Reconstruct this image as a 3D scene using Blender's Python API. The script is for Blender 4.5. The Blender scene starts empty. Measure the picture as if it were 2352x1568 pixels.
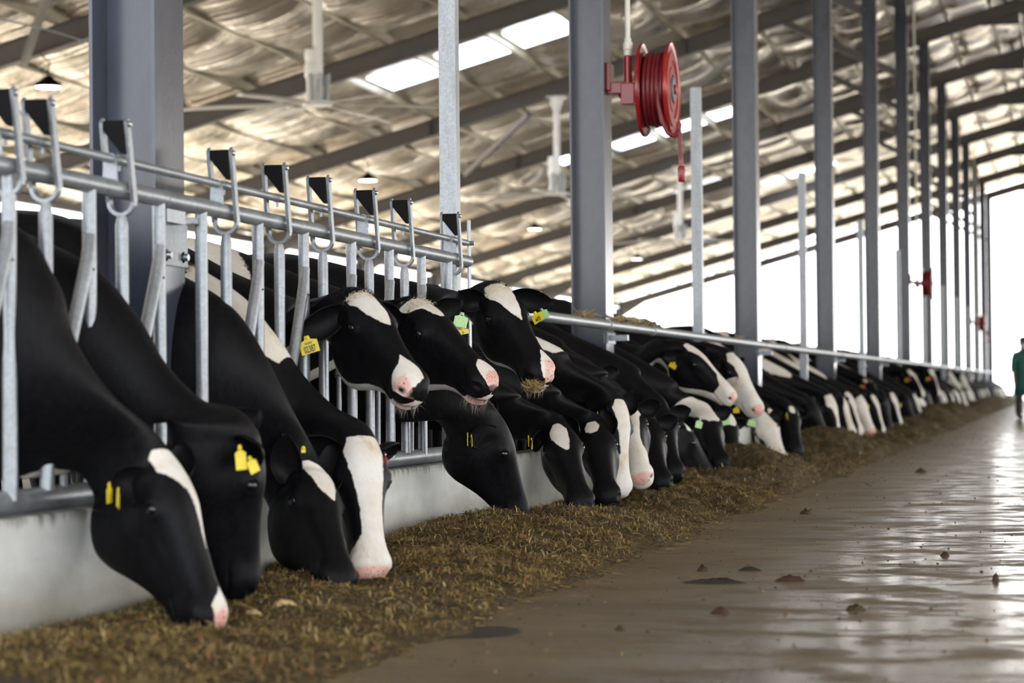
import bpy, bmesh, math, random
import numpy as np
from mathutils import Vector, Matrix
C = bpy.context.scene.collection
rnd = random.Random(7)
# ------------------------------------------------------------------ camera constants (metres, photograph pixels)
F = 5550.; PHI = .0098; H = 0.74
_u = 1269.*math.cos(PHI)-98.*math.sin(PHI); _v = 1269.*math.sin(PHI)+98.*math.cos(PHI)
PT = math.atan(_v/F); PS = math.atan(_u*math.cos(PT)/F)
FW = Vector((-math.sin(PS)*math.cos(PT), math.cos(PS)*math.cos(PT), math.sin(PT)))
R0 = Vector((math.cos(PS), math.sin(PS), 0))
U0 = Vector((math.sin(PS)*math.sin(PT), -math.cos(PS)*math.sin(PT), math.cos(PT)))
def ray(u, v):
    a = u-1176; b = v-784; c, s = math.cos(PHI), math.sin(PHI)
    return FW*F + R0*(a*c-b*s) - U0*(a*s+b*c)
def PY(u, v, Y):
    d = ray(u, v); t = Y/d.y; return Vector((d.x*t, Y, H+d.z*t))
def PX(u, v, X):
    d = ray(u, v); t = X/d.x; return Vector((X, d.y*t, H+d.z*t))
def PZ(u, v, Z):
    d = ray(u, v); t = (Z-H)/d.z; return Vector((d.x*t, d.y*t, Z))
cd = bpy.data.cameras.new('camera'); cam = bpy.data.objects.new('camera', cd); C.objects.link(cam)
cs, sn = math.cos(PHI), math.sin(PHI)
rx = R0*cs - U0*sn; ux = R0*sn + U0*cs     # image right / image up in the world
m = Matrix((rx, ux, -FW)).transposed().to_4x4(); m.translation = Vector((0, 0, H)); cam.matrix_world = m
cd.sensor_width = 36; cd.lens = F*36/2352; cd.clip_start = .05; cd.clip_end = 2000
cd.dof.use_dof = True; cd.dof.focus_distance = 11.6; cd.dof.aperture_fstop = 3.0
bpy.context.scene.camera = cam
vs = bpy.context.scene.view_settings
vs.view_transform = 'Standard'; vs.look = 'None'; vs.gamma = 1; vs.exposure = 0.85; vs.use_curve_mapping = False

# ------------------------------------------------------------------ object helpers
def mesh_np(name, V, faces, mat, parent=None, smooth=True, attrs=None):
    me = bpy.data.meshes.new(name)
    me.from_pydata([tuple(v) for v in V], [], faces)
    if smooth: me.polygons.foreach_set('use_smooth', [True]*len(me.polygons))
    if attrs:
        for k, a in attrs.items():
            at = me.attributes.new(k, 'FLOAT', 'POINT'); at.data.foreach_set('value', np.asarray(a, dtype=np.float32))
    me.update()
    o = bpy.data.objects.new(name, me); C.objects.link(o)
    for mm in (mat if isinstance(mat, (list, tuple)) else [mat]):
        if mm: me.materials.append(mm)
    if parent: o.parent = parent
    return o
def tag(o, label=None, cat=None, group=None, kind=None):
    if label: o['label'] = label
    if cat: o['category'] = cat
    if group: o['group'] = group
    if kind: o['kind'] = kind
    return o
def thing(name, label, cat, loc=(0, 0, 0), group=None, rz=0):
    o = bpy.data.objects.new(name, None); C.objects.link(o); o.location = loc; o.rotation_euler = (0, 0, rz)
    o.empty_display_size = .1
    return tag(o, label, cat, group)
class MB:
    """collects simple solids; build() links them as one mesh"""
    def __init__(s): s.V = []; s.F = []; s.mi = []; s.cur = 0
    def add(s, V, Fc):
        n = len(s.V); s.V += [tuple(v) for v in V]; s.F += [tuple(i+n for i in f) for f in Fc]; s.mi += [s.cur]*len(Fc); return s
    def box(s, x0, x1, y0, y1, z0, z1):
        return s.add([(x0,y0,z0),(x1,y0,z0),(x1,y1,z0),(x0,y1,z0),(x0,y0,z1),(x1,y0,z1),(x1,y1,z1),(x0,y1,z1)],
                     [(0,3,2,1),(4,5,6,7),(0,1,5,4),(1,2,6,5),(2,3,7,6),(3,0,4,7)])
    def prism(s, pts, off):
        n = len(pts); off = Vector(off); P = [Vector(p) for p in pts]
        return s.add(P+[p+off for p in P], [tuple(range(n))[::-1], tuple(range(n, 2*n))]+[(i, (i+1) % n, (i+1) % n+n, i+n) for i in range(n)])
    def bar(s, a, b, w, h, up=(0, 0, 1)):
        a = Vector(a); b = Vector(b); d = (b-a).normalized(); up = Vector(up)
        sd = d.cross(up).normalized(); up = sd.cross(d)
        q = [sd*w/2+up*h/2, sd*w/2-up*h/2, -sd*w/2-up*h/2, -sd*w/2+up*h/2]
        return s.add([a+k for k in q]+[b+k for k in q], [(0,1,2,3),(7,6,5,4)]+[(i, i+4, (i+1) % 4+4, (i+1) % 4) for i in range(4)])
    def tube(s, pts, r, n=14, cap=True):
        P = [Vector(p) for p in pts]; R = r if isinstance(r, (list, tuple)) else [r]*len(P)
        base = len(s.V); ref = None
        for i, p in enumerate(P):
            d = ((P[i+1]-P[i-1]) if 0 < i < len(P)-1 else (P[1]-P[0] if i == 0 else P[-1]-P[-2])).normalized()
            if ref is None: ref = Vector((0, 0, 1)) if abs(d.z) < .9 else Vector((1, 0, 0))
            a = (ref-d*ref.dot(d)).normalized(); ref = a; b = d.cross(a)
            for k in range(n):
                t = 2*math.pi*k/n; s.V.append(tuple(p+(a*math.cos(t)+b*math.sin(t))*R[i]))
        nf = len(s.F)
        for i in range(len(P)-1):
            for k in range(n):
                s.F.append((base+i*n+k, base+i*n+(k+1) % n, base+(i+1)*n+(k+1) % n, base+(i+1)*n+k))
        if cap:
            s.F.append(tuple(base+k for k in range(n))[::-1]); s.F.append(tuple(base+(len(P)-1)*n+k for k in range(n)))
        s.mi += [s.cur]*(len(s.F)-nf); return s
    def lathe(s, prof, org, ax, n=32):
        ax = Vector(ax).normalized(); org = Vector(org); ref = Vector((0, 0, 1)) if abs(ax.z) < .9 else Vector((1, 0, 0))
        a = (ref-ax*ref.dot(ax)).normalized(); b = ax.cross(a); V = []; Fc = []
        for (r, h) in prof:
            for k in range(n):
                t = 2*math.pi*k/n; V.append(org+ax*h+(a*math.cos(t)+b*math.sin(t))*r)
        for i in range(len(prof)-1):
            for k in range(n): Fc.append((i*n+k, i*n+(k+1) % n, (i+1)*n+(k+1) % n, (i+1)*n+k))
        return s.add(V, Fc)
    def sph(s, c, r, nu=16, nv=10, sc=(1, 1, 1)):
        V = []; Fc = []; c = Vector(c)
        for i in range(nv+1):
            t = math.pi*i/nv
            for k in range(nu):
                p = 2*math.pi*k/nu
                V.append(c+Vector((math.sin(t)*math.cos(p)*r*sc[0], math.sin(t)*math.sin(p)*r*sc[1], math.cos(t)*r*sc[2])))
        for i in range(nv):
            for k in range(nu): Fc.append((i*nu+k, (i+1)*nu+k, (i+1)*nu+(k+1) % nu, i*nu+(k+1) % nu))
        return s.add(V, Fc)
    def build(s, name, mat, parent=None, smooth=False, bevel=0, kind=None):
        org = Vector((0, 0, 0))
        if parent is not None: org = parent_loc(parent)
        o = mesh_np(name, [Vector(v)-org for v in s.V], s.F, mat, parent, smooth)
        if isinstance(mat, (list, tuple)): o.data.polygons.foreach_set('material_index', s.mi)
        if smooth: o.data.set_sharp_from_angle(angle=math.radians(38))
        if bevel:
            md = o.modifiers.new('bevel', 'BEVEL'); md.width = bevel; md.segments = 2; md.limit_method = 'ANGLE'
        if kind: o['kind'] = kind
        return o
def parent_loc(p):
    v = Vector((0, 0, 0))
    while p is not None: v = v+p.location; p = p.parent
    return v
def copy_tree(o, parent=None, offset=None):
    c = o.copy(); C.objects.link(c)
    if parent is not None: c.parent = parent
    if offset is not None: c.location = o.location+Vector(offset)
    for ch in list(o.children): copy_tree(ch, c)
    return c

# ------------------------------------------------------------------ materials
class NT:
    def __init__(s, name):
        s.m = bpy.data.materials.new(name); s.m.use_nodes = True; s.t = s.m.node_tree; s.n = s.t.nodes; s.l = s.t.links
        s.b = s.n['Principled BSDF']; s.out = s.n['Material Output']
    def node(s, ty, **kw):
        o = s.n.new(ty)
        for k, v in kw.items():
            if k.startswith('i_'):
                key = k[2:]; o.inputs[int(key) if key.isdigit() else key].default_value = v
            else: setattr(o, k, v)
        return o
    def link(s, a, b): s.l.new(a, b)
    def coord(s, scale=(1, 1, 1), kind='Object'):
        tc = s.node('ShaderNodeTexCoord'); mp = s.node('ShaderNodeMapping'); mp.inputs['Scale'].default_value = scale
        s.link(tc.outputs[kind], mp.inputs['Vector']); return mp.outputs[0]
    def noise(s, scale, vec=None, detail=4, rough=.6, dist=0):
        n = s.node('ShaderNodeTexNoise'); n.inputs['Scale'].default_value = scale; n.inputs['Detail'].default_value = detail
        n.inputs['Roughness'].default_value = rough; n.inputs['Distortion'].default_value = dist
        if vec is not None: s.link(vec, n.inputs['Vector'])
        return n.outputs['Fac']
    def ramp(s, fac, stops, interp='LINEAR'):
        r = s.node('ShaderNodeValToRGB'); r.color_ramp.interpolation = interp
        e = r.color_ramp.elements
        while len(e) < len(stops): e.new(.5)
        for i, (p, c) in enumerate(stops): e[i].position = p; e[i].color = (*c, 1) if len(c) == 3 else c
        s.link(fac, r.inputs[0]); return r.outputs[0]
    def mix(s, fac, a, b, mode='MIX'):
        x = s.node('ShaderNodeMix', data_type='RGBA', blend_type=mode)
        for sock, val in ((x.inputs[0], fac), (x.inputs[6], a), (x.inputs[7], b)):
            if hasattr(val, 'is_linked'): s.link(val, sock)
            else: sock.default_value = val if not isinstance(val, tuple) else (*val, 1)[:4]
        return x.outputs[2]
    def math(s, op, a, b=0, c=None, clamp=False):
        x = s.node('ShaderNodeMath', operation=op, use_clamp=clamp)
        for i, val in enumerate((a, b) if c is None else (a, b, c)):
            if hasattr(val, 'is_linked'): s.link(val, x.inputs[i])
            else: x.inputs[i].default_value = val
        return x.outputs[0]
    def set(s, **kw):
        for k, v in kw.items():
            k = k.replace('_', ' ')
            if hasattr(v, 'is_linked'): s.link(v, s.b.inputs[k])
            else: s.b.inputs[k].default_value = (*v, 1) if isinstance(v, tuple) and len(v) == 3 else v
    def bump(s, h, strength=.3, dist=.01):
        b = s.node('ShaderNodeBump'); b.inputs['Strength'].default_value = strength; b.inputs['Distance'].default_value = dist
        s.link(h, b.inputs['Height']); s.link(b.outputs[0], s.b.inputs['Normal'])
def simple(name, col, rough=.5, metal=0, var=.15, nscale=8, bump=0, **kw):
    t = NT(name); v = t.coord(); n = t.noise(nscale, v)
    c = t.ramp(n, [(.3, tuple(x*(1-var) for x in col)), (.7, tuple(min(1, x*(1+var)) for x in col))])
    t.set(Base_Color=c, Roughness=rough, Metallic=metal, **kw)
    if bump: t.bump(t.noise(nscale*6, v), bump, .003)
    return t.m
M = {}
def galv():
    t = NT('galvanised_steel'); v = t.coord((1, 1, 1)); vo = t.node('ShaderNodeTexVoronoi'); vo.inputs['Scale'].default_value = 90; t.link(v, vo.inputs['Vector'])
    n = t.noise(9, t.coord((1, 1, .35)), 5); st = t.noise(5, t.coord((3, 3, .5)), 5)
    f = t.math('ADD', t.math('MULTIPLY', vo.outputs['Color'], .22), t.math('MULTIPLY', n, .78))
    c = t.ramp(f, [(.25, (.20, .22, .24)), (.5, (.29, .315, .34)), (.75, (.40, .43, .46))])
    c = t.mix(t.ramp(st, [(.6, (0, 0, 0)), (.75, (.55, .55, .55))]), c, (.2, .17, .12))
    t.set(Base_Color=c, Metallic=.55, Roughness=t.math('MULTIPLY_ADD', n, .25, .28))
    t.bump(t.noise(60, v), .12, .002); return t.m
M['galv'] = galv()
def painted():
    t = NT('blue_grey_paint'); v = t.coord((1, 1, .5)); n = t.noise(2.2, v, 7, .65); n2 = t.noise(30, v, 3)
    c = t.ramp(n, [(.33, (.026, .033, .048)), (.5, (.044, .057, .090)), (.7, (.066, .083, .124))])
    c = t.mix(t.math('MULTIPLY', n2, .15), c, (.07, .065, .06))
    t.set(Base_Color=c, Roughness=.24, Metallic=.0); t.bump(n2, .03, .001); return t.m
M['paint'] = painted()
M['raft'] = simple('dark_grey_primer', (.085, .078, .078), .5, 0, .12, 3)
def purl():
    t = NT('weathered_purlin_steel'); n = t.noise(3, t.coord((1, .3, 1)), 5)
    t.set(Base_Color=t.ramp(n, [(.35, (.30, .27, .20)), (.65, (.52, .48, .38))]), Metallic=.5, Roughness=.42); return t.m
M['purl'] = purl()
M['black'] = simple('black_plastic', (.003, .003, .0035), .6, 0, .2, 20, Specular_IOR_Level=.12)
M['bolt'] = simple('zinc_bolt', (.45, .46, .48), .3, .9, .1, 30)
M['white_pipe'] = simple('white_pvc', (.78, .78, .72), .4, 0, .05, 10)
M['red'] = simple('red_enamel', (.27, .012, .016), .25, 0, .15, 6)
M['hose'] = simple('red_rubber_hose', (.17, .012, .018), .42, 0, .2, 12)
M['red_disc'] = simple('red_enamel_disc', (.34, .022, .026), .25, .15, .1, 3)
M['fan'] = simple('grey_white_fan_paint', (.80, .80, .79), .35, 0, .05, 6)
M['fan_blade'] = simple('aluminium_blade', (.85, .84, .80), .35, .1, .05, 4)
M['yellow_cap'] = simple('yellow_cap_plastic', (.75, .6, .08), .4)
def emis(name, col, st):
    t = NT(name); t.set(Base_Color=(.9, .9, .85)); t.b.inputs['Emission Color'].default_value = (*col, 1); t.b.inputs['Emission Strength'].default_value = st; return t.m
M['lamp'] = emis('lit_lamp_lens', (1, .97, .85), 5)
def foil():
    t = NT('foil_insulation'); v = t.coord((.10, 1, 1)); n = t.noise(1.4, v, 5, .6, .6); n2 = t.noise(9, t.coord((.06, 1, 1)), 3)
    st = t.noise(.9, t.coord((.2, .8, 1)), 4)
    w = t.node('ShaderNodeTexWave', wave_type='BANDS', bands_direction='Y'); w.inputs['Scale'].default_value = 1.6; w.inputs['Distortion'].default_value = .6
    t.link(t.coord((1, 1, 1)), w.inputs['Vector'])
    c = t.ramp(st, [(.35, (.60, .50, .39)), (.65, (.90, .86, .81))])  # brownish tint of the reflected floor is put into the base colour
    t.set(Base_Color=c, Metallic=.9, Roughness=t.math('MULTIPLY_ADD', n, .12, .07))
    h = t.math('ADD', t.math('ADD', n, t.math('MULTIPLY', n2, .22)), t.math('MULTIPLY', w.outputs['Fac'], .18))
    t.bump(h, .75, .16); return t.m
M['foil'] = foil()
def skyl():
    t = NT('translucent_skylight'); tr = t.node('ShaderNodeBsdfTranslucent'); tp = t.node('ShaderNodeBsdfTransparent'); mx = t.node('ShaderNodeMixShader')
    tr.inputs[0].default_value = (.95, .97, 1, 1); mx.inputs[0].default_value = .08
    t.link(tr.outputs[0], mx.inputs[1]); t.link(tp.outputs[0], mx.inputs[2]); t.link(mx.outputs[0], t.out.inputs[0]); return t.m
M['skyl'] = skyl()
def floor_mat():
    t = NT('wet_worn_concrete')
    v = t.coord((.55, 1.6, 1)); vi = t.coord((1, 1, 1)); vx = t.coord((.8, 1.1, 1))
    n = t.noise(.9, v, 7, .62, .4); n2 = t.noise(14, vi, 6, .7); n3 = t.noise(2.2, vi, 5, .65); n4 = t.noise(3.2, vx, 6, .68, .5)
    c = t.ramp(n, [(.3, (.135, .095, .045)), (.5, (.215, .158, .080)), (.7, (.29, .225, .125))])
    c = t.mix(t.ramp(n2, [(.42, (.55, .55, .55)), (.62, (0, 0, 0))]), c, (.12, .095, .065))
    c = t.mix(t.ramp(n3, [(.56, (0, 0, 0)), (.72, (.6, .6, .6))]), c, (.16, .12, .08))
    # control joints across the slab every bay
    geo = t.node('ShaderNodeNewGeometry'); sx = t.node('ShaderNodeSeparateXYZ'); t.link(geo.outputs['Position'], sx.inputs[0])
    yy = t.math('MODULO', t.math('ADD', sx.outputs[1], 50-7.62), 8.68/2)
    j = t.math('LESS_THAN', t.math('ABSOLUTE', t.math('SUBTRACT', yy, t.math('MULTIPLY_ADD', n2, .02, 2.8))), .007)
    c = t.mix(t.math('MULTIPLY', j, .8), c, (.04, .03, .02))
    wet = t.ramp(n4, [(.36, (0, 0, 0)), (.54, (1, 1, 1))])
    w2 = t.ramp(sx.outputs[0], [(.0, (0, 0, 0)), (1.0, (1, 1, 1))])
    mr = t.node('ShaderNodeMapRange'); mr.inputs[1].default_value = -1.7; mr.inputs[2].default_value = -.7; t.link(sx.outputs[0], mr.inputs[0])
    wet = t.math('MULTIPLY', wet, mr.outputs[0], clamp=True)
    r = t.math('MULTIPLY_ADD', wet, -.38, t.math('MULTIPLY_ADD', n2, .2, .46))
    t.set(Base_Color=t.mix(t.math('MULTIPLY', wet, .35), c, (.12, .10, .075)), Roughness=r, Specular_IOR_Level=t.math('MULTIPLY_ADD', wet, .3, .25))
    t.bump(t.math('ADD', t.math('MULTIPLY', n2, .6), t.math('MULTIPLY', n4, .22)), .2, .004); return t.m
M['floor'] = floor_mat()
def curb_mat():
    t = NT('stained_pale_concrete'); v = t.coord((1, 1, 2)); n = t.noise(1.8, v, 6, .65); n2 = t.noise(25, v, 4); dr = t.noise(6, t.coord((1, 3, .4)), 4)
    c = t.ramp(n, [(.3, (.46, .47, .44)), (.7, (.66, .68, .66))])
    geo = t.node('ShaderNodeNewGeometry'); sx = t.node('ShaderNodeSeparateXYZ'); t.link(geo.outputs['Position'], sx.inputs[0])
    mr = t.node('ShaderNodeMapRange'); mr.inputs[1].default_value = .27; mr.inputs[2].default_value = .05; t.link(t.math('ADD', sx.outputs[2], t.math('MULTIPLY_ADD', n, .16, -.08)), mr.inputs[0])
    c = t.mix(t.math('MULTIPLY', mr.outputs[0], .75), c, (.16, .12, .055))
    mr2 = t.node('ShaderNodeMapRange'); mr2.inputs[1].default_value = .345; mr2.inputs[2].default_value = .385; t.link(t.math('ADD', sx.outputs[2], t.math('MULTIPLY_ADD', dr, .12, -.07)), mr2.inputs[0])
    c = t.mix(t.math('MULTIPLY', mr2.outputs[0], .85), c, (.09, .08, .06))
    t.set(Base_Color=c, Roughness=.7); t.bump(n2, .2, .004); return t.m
M['curb'] = curb_mat()
M['ground'] = simple('dry_ground', (.50, .42, .30), .9, 0, .2, .5)
def feed_mat(strand):
    t = NT('silage_strand' if strand else 'silage_mass')
    at = t.node('ShaderNodeAttribute', attribute_name='hue')
    v = t.coord(); n = t.noise(60, v, 6, .75); n2 = t.noise(6, v, 4)
    if strand:
        c = t.ramp(at.outputs['Fac'], [(0, (.035, .021, .006)), (.3, (.13, .083, .024)), (.6, (.29, .20, .062)), (.88, (.50, .37, .14)), (1, (.30, .10, .04))])
        t.set(Base_Color=c, Roughness=.6)
    else:
        c = t.ramp(n, [(.35, (.014, .009, .003)), (.5, (.085, .055, .016)), (.64, (.22, .15, .048)), (.8, (.36, .27, .10))])
        c = t.mix(t.math('MULTIPLY', n2, .4), c, (.09, .06, .02))
        t.set(Base_Color=c, Roughness=.8); t.bump(t.math('ADD', n, t.noise(200, v, 3)), 1.0, .015)
    return t.m
M['feed'] = feed_mat(False); M['strand'] = feed_mat(True)
M['husk'] = simple('pale_husk', (.60, .42, .20), .6, 0, .25, 40, .4)
M['dung'] = simple('dark_dung', (.035, .03, .02), .55, 0, .3, 40, .6)
M['red_dirt'] = simple('red_brown_clod', (.06, .026, .015), .8, 0, .3, 60, .6)
def coat():
    t = NT('cow_coat'); v = t.coord(); hair = t.noise(55, t.coord((1, 1.6, .5)), 4, .6); big = t.noise(7, v, 4)
    ed = t.noise(26, v, 5, .7)
    def mask(nm, amp, k):
        a = t.node('ShaderNodeAttribute', attribute_name=nm).outputs['Fac']
        x = t.math('ADD', a, t.math('MULTIPLY_ADD', ed, amp, -amp/2)); return t.math('MULTIPLY_ADD', x, k, .5, clamp=True)
    w = mask('white', .020, 260); p = mask('pink', .03, 60)
    blk = t.ramp(hair, [(.3, (.0028, .0028, .0036)), (.7, (.0075, .0075, .009))])
    wht = t.ramp(t.math('ADD', t.math('MULTIPLY', hair, .3), t.math('MULTIPLY', big, .7)), [(.32, (.62, .48, .33)), (.42, (.72, .66, .57)), (.6, (.80, .78, .73))])
    sp = t.ramp(t.noise(120, v, 2), [(.62, (0, 0, 0)), (.66, (1, 1, 1))])
    pk = t.mix(sp, t.ramp(big, [(.35, (.72, .36, .29)), (.65, (.82, .55, .47))]), (.03, .02, .02))
    c = t.mix(w, blk, wht); c = t.mix(p, c, pk)
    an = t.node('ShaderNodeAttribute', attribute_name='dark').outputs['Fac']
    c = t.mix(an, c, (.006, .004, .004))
    t.set(Base_Color=c, Roughness=t.math('MULTIPLY_ADD', p, -.15, .50), Specular_IOR_Level=.13)
    t.b.inputs['Sheen Weight'].default_value = .0; t.b.inputs['Sheen Roughness'].default_value = .5
    t.bump(t.math('ADD', hair, t.math('MULTIPLY', t.noise(12, t.coord((1, 1, 1)), 4), .8)), .28, .006); return t.m
M['coat'] = coat()
M['eye'] = simple('dark_glossy_eye', (.004, .004, .006), .04, 0, .1, 10)
M['tag_y'] = simple('yellow_ear_tag_plastic', (.78, .62, .03), .35, 0, .08, 60)
M['tag_g'] = simple('green_ear_tag_plastic', (.45, .72, .30), .35, 0, .08, 60)
M['tag_r'] = simple('red_ear_tag_plastic', (.85, .12, .09), .35, 0, .08, 60)
M['ink'] = simple('black_print', (.01, .01, .01), .5)
M['hair_b'] = simple('black_hair', (.008, .008, .009), .5)
M['hair_w'] = simple('cream_hair', (.75, .66, .5), .6, 0, .2, 20)
# ================================================================== world and light
w = bpy.data.worlds.new('sky'); bpy.context.scene.world = w; w.use_nodes = True
bg = w.node_tree.nodes['Background']; bg.inputs[1].default_value = 3.2
_tc = w.node_tree.nodes.new('ShaderNodeTexCoord'); _sp = w.node_tree.nodes.new('ShaderNodeSeparateXYZ'); _rp = w.node_tree.nodes.new('ShaderNodeValToRGB')
w.node_tree.links.new(_tc.outputs['Generated'], _sp.inputs[0]); w.node_tree.links.new(_sp.outputs[2], _rp.inputs[0]); w.node_tree.links.new(_rp.outputs[0], bg.inputs[0])
_rp.color_ramp.elements[0].position = 0; _rp.color_ramp.elements[0].color = (1.0, .98, .95, 1)
_rp.color_ramp.elements[1].position = .5; _rp.color_ramp.elements[1].color = (.62, .76, 1.0, 1)
sl = bpy.data.lights.new('sun', 'SUN'); sl.energy = 11.0; sl.angle = .02; sl.color = (1, .95, .87)
so = bpy.data.objects.new('sun', sl); C.objects.link(so); so.rotation_euler = Vector((-.72, .25, .80)).to_track_quat('Z', 'Y').to_euler()
# ================================================================== setting
S = 8.68; Y0 = 8.25; XC = -3.15
def yn(n): return Y0+S*(n-1)
def zb(x): return 9.25+.275*(x+3.05)          # underside of the rafters
YA, YB = Y0-2*S, yn(13)+.4
XR = -.95                                       # ridge line
mb = MB(); mb.box(-60, 80, -60, 300, -.4, -.06); tag(mb.build('floor', M['ground']), kind='structure')
# feed lane slab with fine grid
mb = MB(); mb.box(-3.1, 12, -30, 118, -.3, 0); tag(mb.build('floor', M['floor']), kind='structure')
mb = MB(); mb.box(-20.8, -3.1, -30, 114, -.25, -.002); tag(mb.build('floor', simple('pen_concrete', (.20, .17, .12), .6, 0, .3, 2)), kind='structure')
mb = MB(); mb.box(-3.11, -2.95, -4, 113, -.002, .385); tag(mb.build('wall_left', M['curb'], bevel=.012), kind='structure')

pur = [-1.65, -2.7, -3.9, -5.15]+[-6.53-1.39*k for k in range(10)]+[-20.4]
def sheet_z(x): return zb(x)+.36+.22
# skylight strips: rectangles (x0, x1, y0, y1) on the roof plane
def PR(u, v):
    d = ray(u, v); a = 9.25+.275*3.05+.58       # z = a + .275 x
    t = (a-H)/(d.z-.275*d.x); return Vector((d.x*t, d.y*t, H+d.z*t))
SKY = []
for (u0, v0, u1, v1, wd) in ((858, 199, 1345, 42, 2.0), (1150, 0, 1, 0, 0), (1402, 337, 1745, 240, 1.8), (1745, 420, 1925, 372, 1.9), (1550, 450, 1680, 410, 1.9), (1790, 560, 1880, 540, 2.2), (1270, 375, 1310, 362, 1.9)):
    if not wd: continue
    a = PR(u0, v0); b = PR(u1, v1); ym = (a.y+b.y)/2
    SKY.append((min(a.x, b.x), max(a.x, b.x), ym-wd/2, ym+wd/2))
SKY.append((-11.9, -6.6, yn(2)+1.2, yn(2)+2.3)); 
print('skylights', [tuple(round(k, 1) for k in s) for s in SKY])
xs = []
pp = sorted([-20.9]+pur+[XR])
for a, b in zip(pp[:-1], pp[1:]):
    k = 6 if b-a > .7 else 2
    xs += [a+(b-a)*i/k for i in range(k)]
xs.append(XR); xs = np.array(xs)
ys = []; nb = 15
for i in range(nb): ys += [YA+S*i+S*k/56 for k in range(56)]
ys.append(YA+S*nb); ys = np.array(ys); ys = ys[ys <= YB+.3]
rs = np.random.RandomState(3)
X, Yg = np.meshgrid(xs, ys)
# sag between rafters, sag between purlins, long wrinkles running up the slope
t = ((Yg-Y0)/S) % 1.0
Z = sheet_z(X)+0*X
fr = np.zeros_like(X)
pa = np.array(sorted(pur+[-20.9, XR]))
for a, b in zip(pa[:-1], pa[1:]):
    mk = (X >= a) & (X <= b); fr[mk] = (X[mk]-a)/(b-a)
bay = np.floor((Yg-Y0)/S).astype(int)
cell = np.searchsorted(pa, X, side='right')
amp = .07+.07*np.abs(np.sin(bay*12.9898+cell*78.233))
damp = np.ones_like(X)
for s_ in SKY:
    dy = np.maximum(np.maximum(s_[2]-Yg, Yg-s_[3]), 0); dx = np.maximum(np.maximum(s_[0]-X, X-s_[1]), 0); damp = np.minimum(damp, np.clip(np.hypot(dy/1.6, dx/.8), 0, 1))
Z -= damp*amp*np.sin(np.pi*t)*np.sin(np.pi*np.clip(fr, 0, 1))**.8
Z -= .20*np.sin(np.pi*t)*damp
ph = rs.rand(6)*6
wr = sum(np.sin(Yg*f+ph[i]+(.4*np.sin(X*.3+i))+cell*2.1*i) / f for i, f in enumerate((2.1, 3.7, 6.3, 9.1, 14.0)))
Z -= .085*damp*wr*np.clip(np.sin(np.pi*np.clip(fr, 0, 1))*2.2, 0, 1)
ny, nx = X.shape
keep = []
for j in range(ny-1):
    yc = (ys[j]+ys[j+1])/2
    for i in range(nx-1):
        xc = (xs[i]+xs[i+1])/2
        if any(s[0] < xc < s[1] and s[2] < yc < s[3] for s in SKY): continue
        keep.append((j*nx+i, j*nx+i+1, (j+1)*nx+i+1, (j+1)*nx+i))
o = mesh_np('ceiling', np.stack([X, Yg, Z], -1).reshape(-1, 3), keep, M['foil']); tag(o, kind='structure')
# outer corrugated cladding above the foil and the other roof slope
M['clad'] = simple('grey_roof_cladding', (.45, .46, .47), .5, .3)
mb = MB()
cuts = sorted(SKY, key=lambda q: q[2])
segs = []
def strip(x0, x1, y0, y1):
    if x1-x0 < .02 or y1-y0 < .02: return
    mb.add([(x0, y0, sheet_z(x0)+.13), (x1, y0, sheet_z(x1)+.13), (x1, y1, sheet_z(x1)+.13), (x0, y1, sheet_z(x0)+.13)], [(0, 1, 2, 3)])
    mb.add([(x0, y0, sheet_z(x0)+.16), (x1, y0, sheet_z(x1)+.16), (x1, y1, sheet_z(x1)+.16), (x0, y1, sheet_z(x0)+.16)], [(3, 2, 1, 0)])
edges = sorted(set([YA, YB+.3]+[q[2] for q in SKY]+[q[3] for q in SKY]))
for a, b in zip(edges[:-1], edges[1:]):
    mid = (a+b)/2; xcur = -21.2
    for q in sorted([q for q in SKY if q[2] < mid < q[3]]):
        strip(xcur, q[0], a, b); xcur = max(xcur, q[1])
    strip(xcur, XR, a, b)
tag(mb.build('ceiling', M['clad']), kind='structure')
mb = MB()
mb.prism([(XR+.0, YA, sheet_z(XR)+.12), (XR+19, YA, sheet_z(XR)+.12-.275*19), (XR+19, YA, sheet_z(XR)+.16-.275*19), (XR, YA, sheet_z(XR)+.16)], (0, YB-YA, 0))
tag(mb.build('ceiling', M['foil']), kind='structure')
for k, q in enumerate(SKY):
    mb = MB(); x0, x1, y0, y1 = q
    mb.prism([(x0, y0, sheet_z(x0)+.0), (x1, y0, sheet_z(x1)+.0), (x1, y0, sheet_z(x1)+.004), (x0, y0, sheet_z(x0)+.004)], (0, y1-y0, 0))
    tag(mb.build('skylight_panel', M['skyl']), 'white translucent skylight panel let into the foil-lined roof', 'skylight', 'skylight panels in the roof')
for x in pur:
    mb = MB(); z = zb(x)+.36; y0, y1 = YA, YB+.2
    mb.box(x-.035, x-.028, y0, y1, z, z+.21); mb.box(x-.035, x+.035, y0, y1, z, z+.008); mb.box(x-.035, x+.035, y0, y1, z+.202, z+.21)
    mb.box(x+.028, x+.035, y0, y1, z, z+.03)
    o = mb.build('purlin', M['purl']); tag(o, 'long galvanised roof purlin running the length of the barn under the foil', 'roof beam', 'purlins under the roof')
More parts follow.
